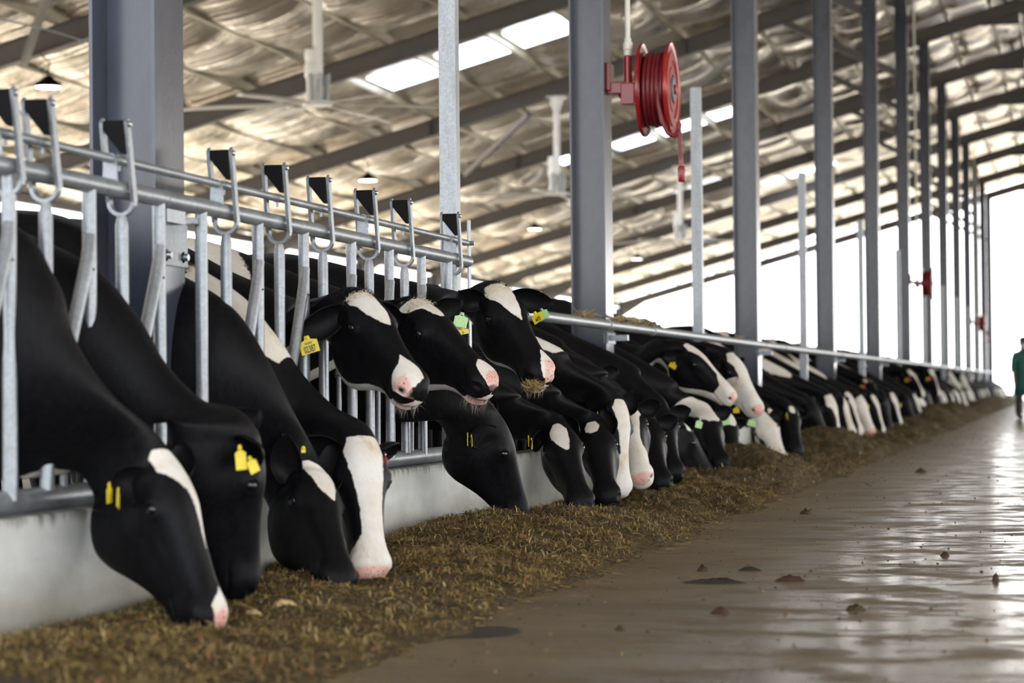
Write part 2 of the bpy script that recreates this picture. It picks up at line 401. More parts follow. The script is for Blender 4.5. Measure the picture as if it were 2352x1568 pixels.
# ------------------------------------------------------------------ frames
ords = ['first', 'second', 'third', 'fourth', 'fifth', 'sixth', 'seventh', 'eighth', 'ninth', 'tenth', 'eleventh', 'twelfth', 'last']
def ibeam_col(mb, x0, x1, yc, z0, z1, b=.29, tf=.013, tw=.009):
    mb.box(x0, x0+tf, yc-b/2, yc+b/2, z0, z1); mb.box(x1-tf, x1, yc-b/2, yc+b/2, z0, z1); mb.box(x0+tf, x1-tf, yc-tw/2, yc+tw/2, z0, z1)
colnotes = {1: 'wide blue-grey steel column behind the headlocks at left', 2: 'blue-grey steel column carrying the red hose reel', 3: 'third blue-grey steel column from the left, right of the hose reel'}
for n in range(0, 14):
    Y = yn(n)
    if n >= 1:
        r = thing('steel_column', colnotes.get(n, '%s blue-grey steel column from the left along the feed lane' % ords[n-1]), 'column', (XC-.125, Y, 0), 'columns along the feed lane')
        mb = MB(); ibeam_col(mb, XC-.25, XC, Y, 0, zb(XC)+.1); mb.build('shaft', M['paint'], r)
        mb = MB(); mb.box(XC-.32, XC+.05, Y-.19, Y+.19, 0, .02); mb.build('base_plate', M['paint'], r)
        if n >= 3:
            k = MB(); k.bar((XC-.2, Y, 7.35), (XC-2.6, Y, zb(XC-2.6)+.04), .1, .15); k.build('knee_brace', M['raft'], r)
    for (nm, a, b, lab) in (('rafter', -20.5, XR, 'dark steel roof rafter over frame %s, rising to the ridge'),):
        r = thing('roof_rafter', ('dark steel rafter of the %s frame from the camera, rising to the right' % ords[n-1]) if n else 'dark steel rafter of the frame nearest the camera', 'rafter', (-10, Y, 0), 'rafters of the barn roof')
        mb = MB(); d = .36; tf = .012
        mb.prism([(a, Y-.005, zb(a)), (b, Y-.005, zb(b)), (b, Y-.005, zb(b)+d), (a, Y-.005, zb(a)+d)], (0, .01, 0))
        for dz in (0, d-tf):
            mb.prism([(a, Y-.1, zb(a)+dz), (b, Y-.1, zb(b)+dz), (b, Y-.1, zb(b)+dz+tf), (a, Y-.1, zb(a)+dz+tf)], (0, .2, 0))
        # haunch at the ridge and at the low eave
        mb.prism([(XR, Y-.006, zb(XR)), (XR-.9, Y-.006, zb(XR-.9)), (XR, Y-.006, zb(XR-.9))], (0, .012, 0))
        mb.prism([(XR-.9, Y-.1, zb(XR-.9)-.012), (XR+.3, Y-.1, zb(XR-.9)-.012), (XR+.3, Y-.1, zb(XR-.9)), (XR-.9, Y-.1, zb(XR-.9))], (0, .2, 0))
        mb.prism([(a, Y-.006, zb(a)+.05), (a+1.3, Y-.006, zb(a+1.3)), (a, Y-.006, zb(a)-.45)], (0, .012, 0))
        mb.build('beam', M['raft'], r)
        if n > 1:
            for xx in (-7.9, -13.6):
                k = MB(); k.prism([(xx, Y-.02, zb(xx)-.0), (xx+.02, Y-.02, zb(xx)-.0), (xx+.02, Y-.02, zb(xx)+.34), (xx, Y-.02, zb(xx)+.34)], (0, -.1, 0)); k.build('stiffener_plate', M['raft'], r)
        mb = MB(); b2 = XR+19
        mb.prism([(XR, Y-.005, zb(XR)), (b2, Y-.005, zb(XR)-.275*19), (b2, Y-.005, zb(XR)-.275*19+d), (XR, Y-.005, zb(XR)+d)], (0, .01, 0))
        mb.build('far_slope_beam', M['raft'], r)
    r = thing('eave_column', 'dark steel eave column on the open low side of the barn', 'column', (-20.5, Y, 0), 'eave columns on the low side')
    mb = MB(); ibeam_col(mb, -20.65, -20.4, Y, 0, zb(-20.5)+.1); mb.build('shaft', M['raft'], r)
for z, nm in ((4.62, 0), (4.0, 1)):
    mb = MB(); mb.box(-20.62, -20.5, YA, YB, z, z+.2); tag(mb.build('eave_beam', M['raft']), ['upper dark eave beam along the low open side', 'lower dark eave beam along the low open side'][nm], 'beam')
# roof bracing and a cable
for (a, b, lab) in ((PY(1215, 262, 47), PY(1070, 400, 51), 'pale steel diagonal brace below the roof, behind the second fan'), (PY(112, -20, 31), PY(56, 142, 34.2), 'brown steel brace hanging down at the top left corner'),
                    (PY(1690, 128, 44), PY(1560, 228, 51), 'pale diagonal brace behind the red hose reel')):
    mb = MB(); mb.bar(a, b, .1, .1, (0, 1, 0)); tag(mb.build('roof_brace', M['raft']), lab, 'brace')
mb = MB(); mb.tube([PY(-40, 34, 26), PY(100, 66, 28.5), PY(230, 105, 30.5)], .012, 6); tag(mb.build('steel_cable', M['galv']), 'thin steel cable stretched below the roof at top left', 'cable')
# ridge vent strips beside the ridge
for x in (XR-.32, XR-.05):
    mb = MB(); mb.box(x-.02, x+.02, YA, YB, sheet_z(x)-.24, sheet_z(x)-.02); tag(mb.build('ridge_gutter_strip', M['paint']), 'blue-grey strip running beside the ridge vent', 'ridge strip', 'ridge strips')
# ------------------------------------------------------------------ fans
def fan(n, lab, rot):
    Y = yn(n); X = -10.75; hz = 5.0
    r = thing('ceiling_fan', lab, 'fan', (X, Y, hz), 'large ceiling fans')
    mb = MB(); mb.tube([(X, Y, hz+.45), (X, Y, zb(X)+.02)], .075, 16); mb.build('drop_pole', M['fan'], r, True)
    mb = MB(); mb.box(X-.2, X+.2, Y-.15, Y+.15, zb(X)-.03, zb(X)+.0); mb.prism([(X-.16, Y-.01, zb(X)-.03), (X+.16, Y-.01, zb(X)-.03), (X+.08, Y-.01, zb(X)-.3), (X-.08, Y-.01, zb(X)-.3)], (0, .02, 0)); mb.build('mounting_bracket', M['fan'], r)
    mb = MB(); mb.lathe([(0, .82), (.10, .82), (.108, .8), (.108, .68), (.095, .66), (.095, .62), (.11, .6), (.11, .42), (.08, .38), (.08, .2), (.1, .16), (.1, .0), (0, 0)], (X-.09, Y-.02, hz), (0, 0, 1), 20); mb.build('motor', M['fan'], r, True)
    mb = MB()
    for a in range(6): mb.bar((X+math.cos(a*math.pi/3)*.14, Y+math.sin(a*math.pi/3)*.14, hz), (X+math.cos(a*math.pi/3)*.17, Y+math.sin(a*math.pi/3)*.17, hz+.45), .06, .03)
    mb.build('cage', M['galv'], r)
    mb = MB(); mb.lathe([(0, .06), (.22, .06), (.24, .03), (.22, 0), (0, 0)], (X, Y, hz-.02), (0, 0, 1), 20); mb.build('hub', M['fan'], r, True)
    for k in range(6):
        a = rot+k*math.pi/3; d = Vector((math.cos(a), math.sin(a), 0)); s_ = Vector((-d.y, d.x, 0)); mb = MB()
        p0 = Vector((X, Y, hz)); up = Vector((0, 0, 1))
        pts = []
        for (rr, wv, tilt, dz) in ((.18, .06, .2, 0), (.5, .08, .25, -.01), (.55, .17, .28, -.01), (1.4, .17, .22, -.03), (2.12, .16, .18, -.07)):
            c = p0+d*rr+up*dz; q = (s_*math.cos(tilt)+up*math.sin(tilt))*wv/2; t_ = up*.014
            pts += [c-q-t_*.2, c-t_, c+q-t_*.2, c+t_]
        Fc = [(0, 3, 2, 1)]+[(i*4+j, i*4+(j+1) % 4, (i+1)*4+(j+1) % 4, (i+1)*4+j) for i in range(4) for j in range(4)]+[(16, 17, 18, 19)]
        mb.add(pts, Fc); mb.build('blade', M['fan_blade'], r)
    mb = MB(); mb.box(X-.1, X+.1, Y-.45, Y-.25, hz-.16, hz-.14); 
    return r
fan(4, 'large six-blade ceiling fan hanging at upper left, nearest of the row', .28)
fan(6, 'large ceiling fan hanging just left of the hose reel column', .5)
fan(8, 'small distant ceiling fan seen between the hose reel column and the pale post', .1)
fan(10, 'farthest small ceiling fan of the row', .4)
# ------------------------------------------------------------------ lamps
for n, lab in ((4, 'round pendant barn lamp glowing at upper left beside the first column'), (6, 'round glowing barn lamp above the raised-headed cows'), (8, 'small glowing barn lamp left of the hose reel column'), (10, 'tiny distant barn lamp right of the hose reel column')):
    X, Y, Z_ = -15.05, yn(n), 5.42
    r = thing('pendant_lamp', lab, 'lamp', (X, Y, Z_), 'pendant barn lamps')
    mb = MB(); mb.lathe([(0, .17), (.05, .17), (.09, .13), (.19, .06), (.215, 0), (.205, 0), (.18, .05), (0, .1)], (X, Y, Z_), (0, 0, 1), 28); mb.build('lamp_shade', M['black'], r, True)
    mb = MB(); mb.lathe([(0, -.012), (.19, -.006), (.2, .01), (0, .02)], (X, Y, Z_), (0, 0, 1), 28); mb.build('lens', M['lamp'], r, True)
    mb = MB(); mb.tube([(X, Y, Z_+.16), (X+.02, Y, Z_+.4), (X-.15, Y, zb(X-.15)+.03)], .012, 6); mb.build('hanging_cord', M['black'], r)
# ------------------------------------------------------------------ headlock panels
XF = -3.0; ZR = 1.405; TOP = 1.405+.095
def U2Y(u): return PX(u, 520, XF).y
def headlock_panel(lab, y0, y1, posts, loops, endcap):
    r = thing('headlock_panel', lab, 'feed barrier', (XF, (y0+y1)/2, 0))
    mb = MB(); mb.tube([(XF, y0, ZR), (XF, y1, ZR)], .0295, 20); rail = mb.build('top_rail', M['galv'], r, True)
    mb = MB(); mb.tube([(XF, y0+.05 if y0 < 5 else y0, TOP), (XF, y1+(.04 if not endcap else -.02), TOP)], .0155, 14); mb.build('locking_rod', M['galv'], r, True)
    mb = MB(); mb.tube([(XF-.02, y0, .425), (XF-.02, y1, .425)], .036, 18); mb.build('bottom_rail', M['galv'], r, True)
    for (y, dg) in posts:
        mb = MB(); mb.tube([(XF, y, .43), (XF, y, ZR-.01)], .0225, 14); p = mb.build('post', M['galv'], r, True)
        if dg:
            mb = MB(); mb.tube([(XF+.012, y-.02, 1.24), (XF+.012, y-.045, 1.16), (XF+.005, y-dg, .80)], [.019, .0225, .0225], 14); mb.build('slanted_bar', M['galv'], r, True)
            mb = MB(); mb.tube([(XF+.0, y-dg, .81), (XF-.005, y-dg+.02, .7), (XF-.01, y-dg+.03, .43)], .011, 10); mb.build('thin_rod', M['galv'], r, True)
            mb = MB(); mb.sph((XF+.034, y-.047, 1.13), .004, 8, 6); mb.build('drill_hole', M['black'], r)
    for i, (y, br) in enumerate(loops):
        mb = MB(); mb.tube([(XF, y, .45), (XF, y, ZR-.115), (XF, y, ZR-.085)], [.0215, .0215, .015], 14)
        b_ = mb.build('locking_bar', M['galv'], r, True)
        # U shaped loop round the rail: two flat arms and a half ring
        ax_ = .043; tl = -.055; ht = .215
        mb = MB()
        for sx in (-1, 1):
            mb.prism([(XF+sx*ax_-.006, y-.016, ZR-.04), (XF+sx*ax_-.006, y+.018, ZR-.04), (XF+sx*ax_-.006, y+tl+.016, ZR+ht), (XF+sx*ax_-.006, y+tl, ZR+ht+.016), (XF+sx*ax_-.006, y+tl-.016, ZR+ht)], (.012, 0, 0))
        N = 12
        for k in range(N):
            a0 = math.pi+math.pi*k/N; a1 = math.pi+math.pi*(k+1)/N
            def q(a, rr): return Vector((XF+math.cos(a)*rr, y-.013, ZR-.04+math.sin(a)*rr*.98))
            mb.prism([q(a0, ax_-.007), q(a1, ax_-.007), q(a1, ax_+.005), q(a0, ax_+.005)], (0, .027, 0))
        mb.build('loop_bracket', M['galv'], r)
        mb = MB(); yy = y+tl-.016; zt = ZR+ht+.006
        mb.prism([(XF-.037, yy, zt-.004), (XF-.033, yy, zt), (XF+.033, yy, zt), (XF+.037, yy, zt-.004), (XF+.037, yy, ZR+.112), (XF+.026, yy, ZR+.112), (XF-.037, yy, zt-.03)], (0, .032, 0))
        mb.build('rubber_stop', M['black'], r, bevel=.002)
        mb = MB(); c0 = Vector((XF+.047, y+tl, ZR+ht-.006)); mb.lathe([(0, .012), (.006, .012), (.009, .010), (.009, .002), (.012, .002), (.012, 0), (0, 0)], c0, (1, 0, 0), 12); mb.build('bolt', M['bolt'], r, True)
        mb = MB(); mb.tube([(XF, y-.04, TOP), (XF, y+.0, TOP)], .0175, 14); mb.tube([(XF, y-.02, TOP-.015), (XF, y-.02, TOP-.035)], .006, 8); mb.build('collar', M['galv'], r, True)
        if br:
            mb = MB(); mb.prism([(XF-.026, y-.10, ZR+.02), (XF+.026, y-.10, ZR+.02), (XF+.022, y-.10, TOP-.01), (XF+.014, y-.10, TOP+.014), (XF-.0, y-.10, TOP+.018), (XF-.014, y-.10, TOP+.014), (XF-.022, y-.10, TOP-.01)], (0, .008, 0)); mb.build('rod_hanger', M['galv'], r)
    if endcap:
        mb = MB(); mb.box(XF-.004, XF+.004, y1+.0, y1+.05, .95, 1.62); mb.build('end_lever', M['galv'], r)
        mb = MB(); mb.tube([(XF-.03, y1+.02, TOP), (XF+.03, y1+.02, TOP)], .012, 10); mb.tube([(XF-.02, y1-.02, ZR), (XF-.02, y1+.06, ZR)], .03, 14); mb.build('end_sleeve', M['galv'], r, True)
    return r
yP = [U2Y(u) for u in (20, 205, 365)]
headlock_panel('galvanised headlock panel in the left foreground, up to the first column', 2.6, 7.86, [(U2Y(20)-1.3, .22), (U2Y(20)-.65, .22), (yP[0]+.0, .22), (yP[1], .22), (yP[2], .22)],
               [(U2Y(u), b) for u, b in ((-450, 1), (-180, 0), (20, 1), (105, 0), (280, 1))], False)
headlock_panel('galvanised headlock panel between the first column and the tall square post', 7.9, 12.13,
               [(U2Y(462), 0)]+[(U2Y(u), .2) for u in (592, 697, 806, 893, 967)]+[(U2Y(1028), 0)], [(U2Y(u), b) for u, b in ((519, 1), (641, 0), (741, 0), (847, 1), (928, 0), (1040, 1))], True)
mb = MB(); mb.tube([(XF, 7.78, ZR-.001), (XF, 7.98, ZR-.001)], .031, 20); mb.bar((XF-.01, 7.80, ZR-.055), (XF-.01, 7.98, ZR-.055), .04, .045); r = mb.build('rail_coupling', M['galv'], None, True); tag(r, 'galvanised sleeve joining the two headlock rails at the first column', 'coupling')
r = thing('clamp_plate', 'bolted galvanised clamp plate fixed to the first column', 'bracket', (XC+.006, Y0+.03, 1.27))
mb = MB(); mb.box(XC+.001, XC+.012, Y0-.13, Y0+.145, 1.20, 1.36); mb.box(XC+.012, XF, Y0-.15, Y0-.1, 1.34, 1.36); mb.build('plate', M['galv'], r)
for yy in (-.07, .1):
    mb = MB(); mb.lathe([(0, .02), (.012, .02), (.014, .016), (.014, 0), (.022, 0), (.022, -.003)], (XC+.012, Y0+yy, 1.235), (1, 0, 0), 12); mb.build('bolt', M['bolt'], r, True)
# ------------------------------------------------------------------ square posts and neck rail
for k in range(11):
    Y = 12.12+S*k; top = 3.35
    lab = ['tall galvanised square post at the far end of the headlocks', 'tall galvanised square post just right of the hose reel', 'galvanised square post between the third and fourth columns'][k] if k < 3 else 'galvanised square post number %s counted along the neck rail' % ords[k]
    r = thing('square_post', lab, 'post', (XF-.1, Y, 0), 'square posts along the neck rail')
    mb = MB(); mb.box(XF-.135, XF-.045, Y-.045, Y+.045, 0, top); mb.build('post_tube', M['galv'], r, bevel=.006)
    mb = MB(); mb.box(XF-.135-.004, XF-.04, Y-.05, Y+.05, 1.04, 1.09); mb.tube([(XF-.02, Y-.06, 1.06), (XF-.02, Y+.06, 1.06)], .008, 8); mb.build('clamp', M['galv'], r)
    if k == 0:
        mb = MB(); mb.tube([(XF-.05, Y-.03, 1.22), (XF+.06, Y-.03, 1.22)], .007, 8); mb.tube([(XF-.01, Y+.05, 1.25), (XF+.05, Y+.1, 1.2), (XF+.045, Y+.12, 1.14)], .012, 8); mb.build('hook_bolt', M['bolt'], r)
r = thing('neck_rail', 'long horizontal galvanised neck rail above the feeding cows', 'rail', (XF, 60, 1.17))
mb = MB(); P_ = [(XF, 12.25, 1.17)]+[(XF, y, 1.17+.0012*max(0, y-28)) for y in range(16, 113, 4)]; mb.tube(P_, .034, 18); mb.build('rail_tube', M['galv'], r, True)
for n in range(2, 12):
    Y = yn(n); z = 1.17+.0012*max(0, Y-28)
    mb = MB(); mb.box(XC, XF-.02, Y-.03, Y+.03, z-.09, z-.05); mb.box(XC-.02, XC+.01, Y-.13, Y+.16, z-.11, z-.03); mb.build('rail_bracket', M['galv'], r)
    for d in (-.9, .9):
        mb = MB(); mb.tube([(XF, Y+d-.03, z), (XF, Y+d+.03, z)], .039, 16); mb.build('rail_sleeve', M['galv'], r, True)
# ------------------------------------------------------------------ hose reels
def reel(n, lab):
    Y = yn(n); s = 1.0
    # reel disc plane is across X so its axle points along +X out of the column
    r = thing('fire_hose_reel', lab, 'hose reel', (XC, Y, 2.9), 'fire hose reels on the columns')
    zc = PY(1480, 207, yn(n)).z if n == 2 else 2.9
    c = Vector((XC+.36, Y+.02, zc)); R = .33
    def disc(nm, x, mat, hub):
        mb = MB(); prof = [(0, 0), (R*.3, 0), (R*.32, .01), (R*.48, .01), (R*.5, .004), (R*.62, .004), (R*.64, .012), (R*.8, .012), (R*.82, .003), (R*.96, .003), (R, .012), (R*1.01, .0), (R, -.012), (R*.95, -.006), (0, -.006)]
        mb.lathe(prof, (x, c.y, c.z), (1, 0, 0), 48); return mb.build(nm, mat, r, True)
    disc('rear_disc', c.x-.10, M['red'], 0); disc('front_disc', c.x+.10, M['red_disc'], 1)
    mb = MB(); mb.lathe([(0, .02), (.085, .02), (.09, .016), (.09, .008), (0, .008)], (c.x+.10, c.y, c.z), (1, 0, 0), 28); lb = mb.build('hub_label', simple('grey_hub_label', (.16, .17, .2), .35), r, True)
    mb = MB(); mb.lathe([(0, .034), (.03, .034), (.034, .03), (.034, .02)], (c.x+.10, c.y, c.z), (1, 0, 0), 20); mb.build('axle_cap', M['red'], r, True)
    mb = MB()
    for k in range(6): a = k*math.pi/3+.3; mb.sph((c.x+.121, c.y+math.cos(a)*.07, c.z+math.sin(a)*.07), .006, 8, 6)
    mb.build('hub_screws', M['bolt'], r, True)
    # wound hose
    mb = MB(); pts = []; turns = 10
    for i in range(turns*28+1):
        a = i/28*2*math.pi; kk = i/28; lay = kk % 5/5; layer = int(kk/5)
        x = c.x-.078+.031*(kk % 5) if layer % 2 == 0 else c.x-.078+.031*(5-kk % 5)
        rr = .225+.026*layer+.006*math.sin(a*1.3+kk); pts.append((x, c.y+math.cos(a)*rr, c.z+math.sin(a)*rr))
    mb.tube(pts, .0175, 10)
    mb.build('wound_hose', M['hose'], r, True)
    mb = MB(); pts = []
    for i in range(17):                                   # loose loop under the drum
        a = math.pi*(i/16); pts.append((c.x+.02+.10*i/16, c.y-.23+.16*math.sin(a)*0-.02*i/16, c.z-.12-.27*math.sin(a)**.8 if i < 9 else c.z-.39+.22*(i-8)/8*.55))
    p2 = [Vector((c.x+.04, c.y-.245, c.z+.02)), Vector((c.x+.045, c.y-.26, c.z-.12)), Vector((c.x+.07, c.y-.26, c.z-.25)), Vector((c.x+.11, c.y-.26, c.z-.335)), Vector((c.x+.155, c.y-.26, c.z-.36)), Vector((c.x+.185, c.y-.25, c.z-.33)), Vector((c.x+.19, c.y-.22, c.z-.27))]
    mb.tube(p2, .017, 10)
    p3 = [Vector((c.x+.185, c.y-.24, c.z-.26)), Vector((c.x+.19, c.y-.25, c.z-.36)), Vector((c.x+.195, c.y-.25, c.z-.45)), Vector((c.x+.2, c.y-.25, c.z-.53))]
    mb.tube(p3, .0165, 10); mb.build('hanging_hose', M['hose'], r, True)
    mb = MB(); mb.lathe([(0, 0), (.016, 0), (.016, .05), (.024, .055), (.027, .07), (.027, .15), (.022, .16), (0, .16)], (c.x+.2, c.y-.25, c.z-.52), (0.02, 0, -1), 16); mb.build('nozzle', M['red'], r, True)
    mb = MB(); mb.tube([(c.x-.28, c.y, c.z), (c.x-.12, c.y, c.z)], .05, 16); mb.box(XC, XC+.03, c.y-.08, c.y+.08, c.z+.0, c.z+.2); mb.box(XC+.0, XC+.18, c.y-.05, c.y+.05, c.z-.02, c.z+.06)
    mb.tube([(c.x-.21, c.y-.02, c.z-.06), (c.x-.21, c.y-.02, c.z+.25)], .03, 14); mb.box(c.x-.26, c.x-.16, c.y-.06, c.y+.04, c.z-.1, c.z+.05); mb.build('swing_bracket', M['red'], r, bevel=.006)
    p = thing('white_water_pipe', 'white plastic water pipe dropping to the ' + ('hose reel nearest the camera' if n == 2 else 'distant hose reel on the %s column' % ords[n-1]), 'pipe', (c.x-.21, c.y-.02, c.z+.3), 'water pipes feeding the reels')
    mb = MB(); mb.tube([(c.x-.21, c.y-.02, c.z+.36), (c.x-.21, c.y-.02, zb(XC)-.1)], .019, 14); mb.build('pipe', M['white_pipe'], p, True)
    mb = MB(); mb.lathe([(.02, .0), (.03, .0), (.03, .04), (.036, .045), (.036, .09), (.026, .1), (.026, .12), (.02, .13)], (c.x-.21, c.y-.02, c.z+.25), (0, 0, 1), 18); mb.build('coupling', M['white_pipe'], p, True)
    return r
reel(2, 'red fire hose reel with wound hose mounted on the second column')
reel(6, 'distant red hose reel on the far sixth column')
reel(10, 'very distant red hose reel above the far end of the rail')
# ================================================================== cows
LAT = ['']
HEADK = [  # along the face, top offset, bottom offset, half width, jaw taper, squareness
 (0.00, .000, -.225, .090, .10, .80), (.05, .012, -.250, .104, .18, .76), (.10, .018, -.270, .110, .26, .74), (.16, .018, -.276, .113, .34, .72),
 (.22, .010, -.264, .102, .36, .74), (.28, .002, -.240, .088, .34, .78), (.34, -.004, -.215, .078, .28, .80), (.40, -.008, -.196, .073, .18, .82),
 (.45, -.010, -.184, .076, .10, .80), (.49, -.014, -.176, .080, .08, .78), (.52, -.022, -.168, .076, .10, .80), (.545, -.038, -.154, .064, .1, .86), (.56, -.058, -.134, .044, .1, .95), (.566, -.082, -.110, .014, .1, 1)]
def crom(P, t):
    """Catmull-Rom through rows of P at parameter t in [0, len-1]"""
    n = len(P); i = min(int(t), n-2); u = t-i
    a = P[max(i-1, 0)]; b = P[i]; c = P[i+1]; d = P[min(i+2, n-1)]
    return .5*((2*b)+(c-a)*u+(2*a-5*b+4*c-d)*u*u+(3*b-a-3*c+d)*u**3)
def sdpoly(px, py, poly):
    """signed distance (positive inside) of points to a polygon"""
    d = np.full(px.shape, 1e9); ins = np.zeros(px.shape, bool); n = len(poly)
    for i in range(n):
        ax, ay = poly[i]; bx, by = poly[(i+1) % n]; ex, ey = bx-ax, by-ay
        wx, wy = px-ax, py-ay; tt = np.clip((wx*ex+wy*ey)/(ex*ex+ey*ey+1e-12), 0, 1)
        d = np.minimum(d, np.hypot(wx-ex*tt, wy-ey*tt))
        c = ((ay > py) != (by > py)) & (px < (bx-ax)*(py-ay)/((by-ay) if by != ay else 1e-9)+ax); ins ^= c
    return np.where(ins, d, -d)
def cow_geometry(poll, nose, y0, roll=0., scale=1., neckpts=(), ears=None, quality=2, mouth=0., patch=(), pink=(), lift=0., withers=None, dark_ear=True, down=0., face=None, deep=1.26, neckY=None):
    K = scale; poll = Vector(poll); nose = Vector(nose)
    # nose is the tip on the face line
    f = (nose-poll).normalized()
    h = Vector((f.x, f.y, 0)).normalized()
    if face is not None: h = Vector((math.cos(math.radians(face)), -math.sin(math.radians(face)), 0)); roll = 0
    n = Vector((0, 0, 1))+h*.8; n = (n-f*n.dot(f)).normalized()
    n = (Matrix.Rotation(roll, 3, f) @ n); lat = f.cross(n)
    T = []; B = []; L = []; W = []; Q = []; SS = []
    def st(t, b, l, w, q=.9, jt=.0, s=0):
        T.append(np.array(t, float)); B.append(np.array(b, float)); L.append(np.array(l, float)); W.append(w); Q.append((q, jt)); SS.append(s)
    wx = -3.95 if withers is None else withers
    ax = Vector((0, -1, 0)); zl = lift
    st((wx-2.16, y0, 1.18), (wx-2.14, y0, 1.02), ax, .05, .9, 0, -2.95)
    st((wx-2.12, y0, 1.31), (wx-2.12, y0, .82), ax, .17, .85, 0, -2.88)
    st((wx-1.95, y0, 1.40), (wx-2.0, y0, .70), ax, .25, .8, -.05, -2.7)
    st((wx-1.6, y0, 1.43), (wx-1.6, y0, .62), ax, .25, .82, -.1, -2.35)
    st((wx-1.1, y0, 1.40), (wx-1.1, y0, .54), ax, .27, .9, -.15, -1.85)
    st((wx-.55, y0, 1.40), (wx-.5, y0, .58), ax, .26, .9, -.15, -1.3)
    st((wx-.1, y0, 1.44), (wx+.12, y0, .64), ax, .215, .9, -.15, -.88)
    # neck
    tw = Vector((wx-.1, y0, 1.44)); bw = Vector((wx+.12, y0, .64)); th = poll-f*.045*K-n*.002; bh = poll-n*.215*K*deep-f*.085*K
    tp = [Vector(p) for p in neckpts]
    path = [tw]+(tp if tp else [tw.lerp(th, .5)+Vector((0, 0, .02))])+[th]
    mid = bw.lerp(bh, .5)+Vector((.02, 0, -.03+down))
    if neckY is not None: mid.y = neckY
    pb = [bw, mid, bh]
    for i, a in enumerate((.22, .42, .62, .8, .93)):
        t = crom([np.array(p) for p in path], a*(len(path)-1)); b = crom([np.array(p) for p in pb], a*2)
        l = ax.lerp(lat, a**1.6).normalized(); w = (.185, .145, .118, .104, .098)[i]
        st(t, b, l, w*(1 if i < 2 else K), .9, (-.25, -.15, 0, .05, .08)[i], -.9+.84*a)
    nh = len(T)
    for (s, a, b, w, jt, q) in HEADK:
        b = b*(1+(deep-1)*min(1, max(0, (.44-s)/.25)))
        st(poll+f*s*K+n*a*K, poll+f*s*K+n*b*K, lat, w*K, q, jt, s)
    ring_s = []
    nb_, nn_, nhh, seg = {3: (26, 44, 96, 88), 2: (20, 26, 56, 56), 1: (12, 12, 26, 28), 0: (8, 6, 13, 16)}[quality]
    par = list(np.linspace(0, 6, nb_, endpoint=False))+list(np.linspace(6, nh, nn_, endpoint=False))+list(np.linspace(nh, len(T)-1, nhh))
    th_ = np.linspace(0, 2*np.pi, seg, endpoint=False); V = []; SV = []; PH = []
    LC = []; sW = np.array(W); sS = np.array(SS)
    for p in par:
        t = crom(T, p); b = crom(B, p); l = crom(L, p); l /= np.linalg.norm(l); w = crom([np.array([x]) for x in W], p)[0]; s = crom([np.array([x]) for x in SS], p)[0]
        q, jt = crom([np.array(x) for x in Q], p)
        c = np.cos(th_); sn_ = np.sin(th_); side = np.sign(sn_)*np.abs(sn_)**q; vert = np.sign(c)*np.abs(c)**(.9 if p < nh else .85)
        ww = w*(1-jt*(1-vert)/2*1.1)
        pts = ((t+b)/2)[None]+((t-b)/2)[None]*vert[:, None]+l[None]*(side*ww)[:, None]
        V.append(pts); SV.append(np.full(seg, s)); PH.append(np.degrees(np.where(th_ > np.pi, th_-2*np.pi, th_)))
    V = np.concatenate(V); SV = np.concatenate(SV); PH = np.concatenate(PH)
    fn, nnv, ln, pn = (np.array(x) for x in (f, n, lat, poll))
    rel = V-pn; a = rel@fn/K; d = rel@nnv/K; l = rel@ln/K; head = SV > -.12
    dark = np.zeros(len(V))
    def bump(a0, d0, sa, sd, h, side=None, base=None):
        g = np.exp(-((a-a0)/sa)**2/2-((d-d0)/sd)**2/2)*head
        if side is not None: g = g*(np.sign(l) == side)
        return g*h
    out = np.zeros(len(V))
    out += bump(.155, -.055, .030, .024, .016)                 # orbit
    out += bump(.115, -.030, .03, .02, .008)                    # brow
    out += bump(.15, -.19, .055, .045, .014)                     # masseter
    out -= bump(.235, -.13, .035, .035, .008)                    # hollow before the cheek
    out += bump(.25, -.105, .05, .010, .006)                     # facial crest
    out += bump(.49, -.055, .028, .022, .008)                    # nostril wing
    out -= bump(.43, -.075, .03, .02, .005)
    out -= bump(.07, -.10, .02, .03, .008)
    for sgn in (-1, 1):                                          # eyelids
        rr = np.hypot((a-.155)/1.15, (d+.058)); m_ = head*(np.sign(l) == sgn)
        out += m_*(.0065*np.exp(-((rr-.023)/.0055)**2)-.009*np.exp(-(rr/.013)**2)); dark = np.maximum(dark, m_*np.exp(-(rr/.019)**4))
        rn = np.hypot(a-.532, (d+.072)*1.0); m2 = head*(np.sign(l) == sgn)*(np.abs(l) > .012)
        pass
    # mouth line
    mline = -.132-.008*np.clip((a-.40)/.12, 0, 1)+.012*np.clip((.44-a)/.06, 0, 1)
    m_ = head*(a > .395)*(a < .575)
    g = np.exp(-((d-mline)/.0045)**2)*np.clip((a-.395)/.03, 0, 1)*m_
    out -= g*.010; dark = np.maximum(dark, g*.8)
    outd = np.sign(l)*out
    V = V+ln[None]*outd[:, None]*K
    cen = pn+fn*(.50*K)+nnv*(-.09*K)
    # nostrils: inward dents beside the tip
    for sgn in (-1, 1):
        c3 = np.array([.530, -.070, sgn*.058]); r3 = np.sqrt(((a-c3[0])/1.1)**2+((d-c3[1])/.8)**2+((l-c3[2])/1.0)**2)
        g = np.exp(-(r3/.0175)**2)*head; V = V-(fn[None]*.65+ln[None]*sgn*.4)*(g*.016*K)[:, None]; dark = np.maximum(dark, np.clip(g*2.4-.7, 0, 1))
        r4 = np.exp(-((r3-.024)/.008)**2)*head; V = V+(fn[None]*.5+ln[None]*sgn*.4)*(r4*.004*K)[:, None]
    # open mouth: push the lower lip down
    if mouth:
        g = head*(d < mline-.004)*np.clip((a-.36)/.16, 0, 1); V = V-nnv[None]*(g*mouth*K)[:, None]
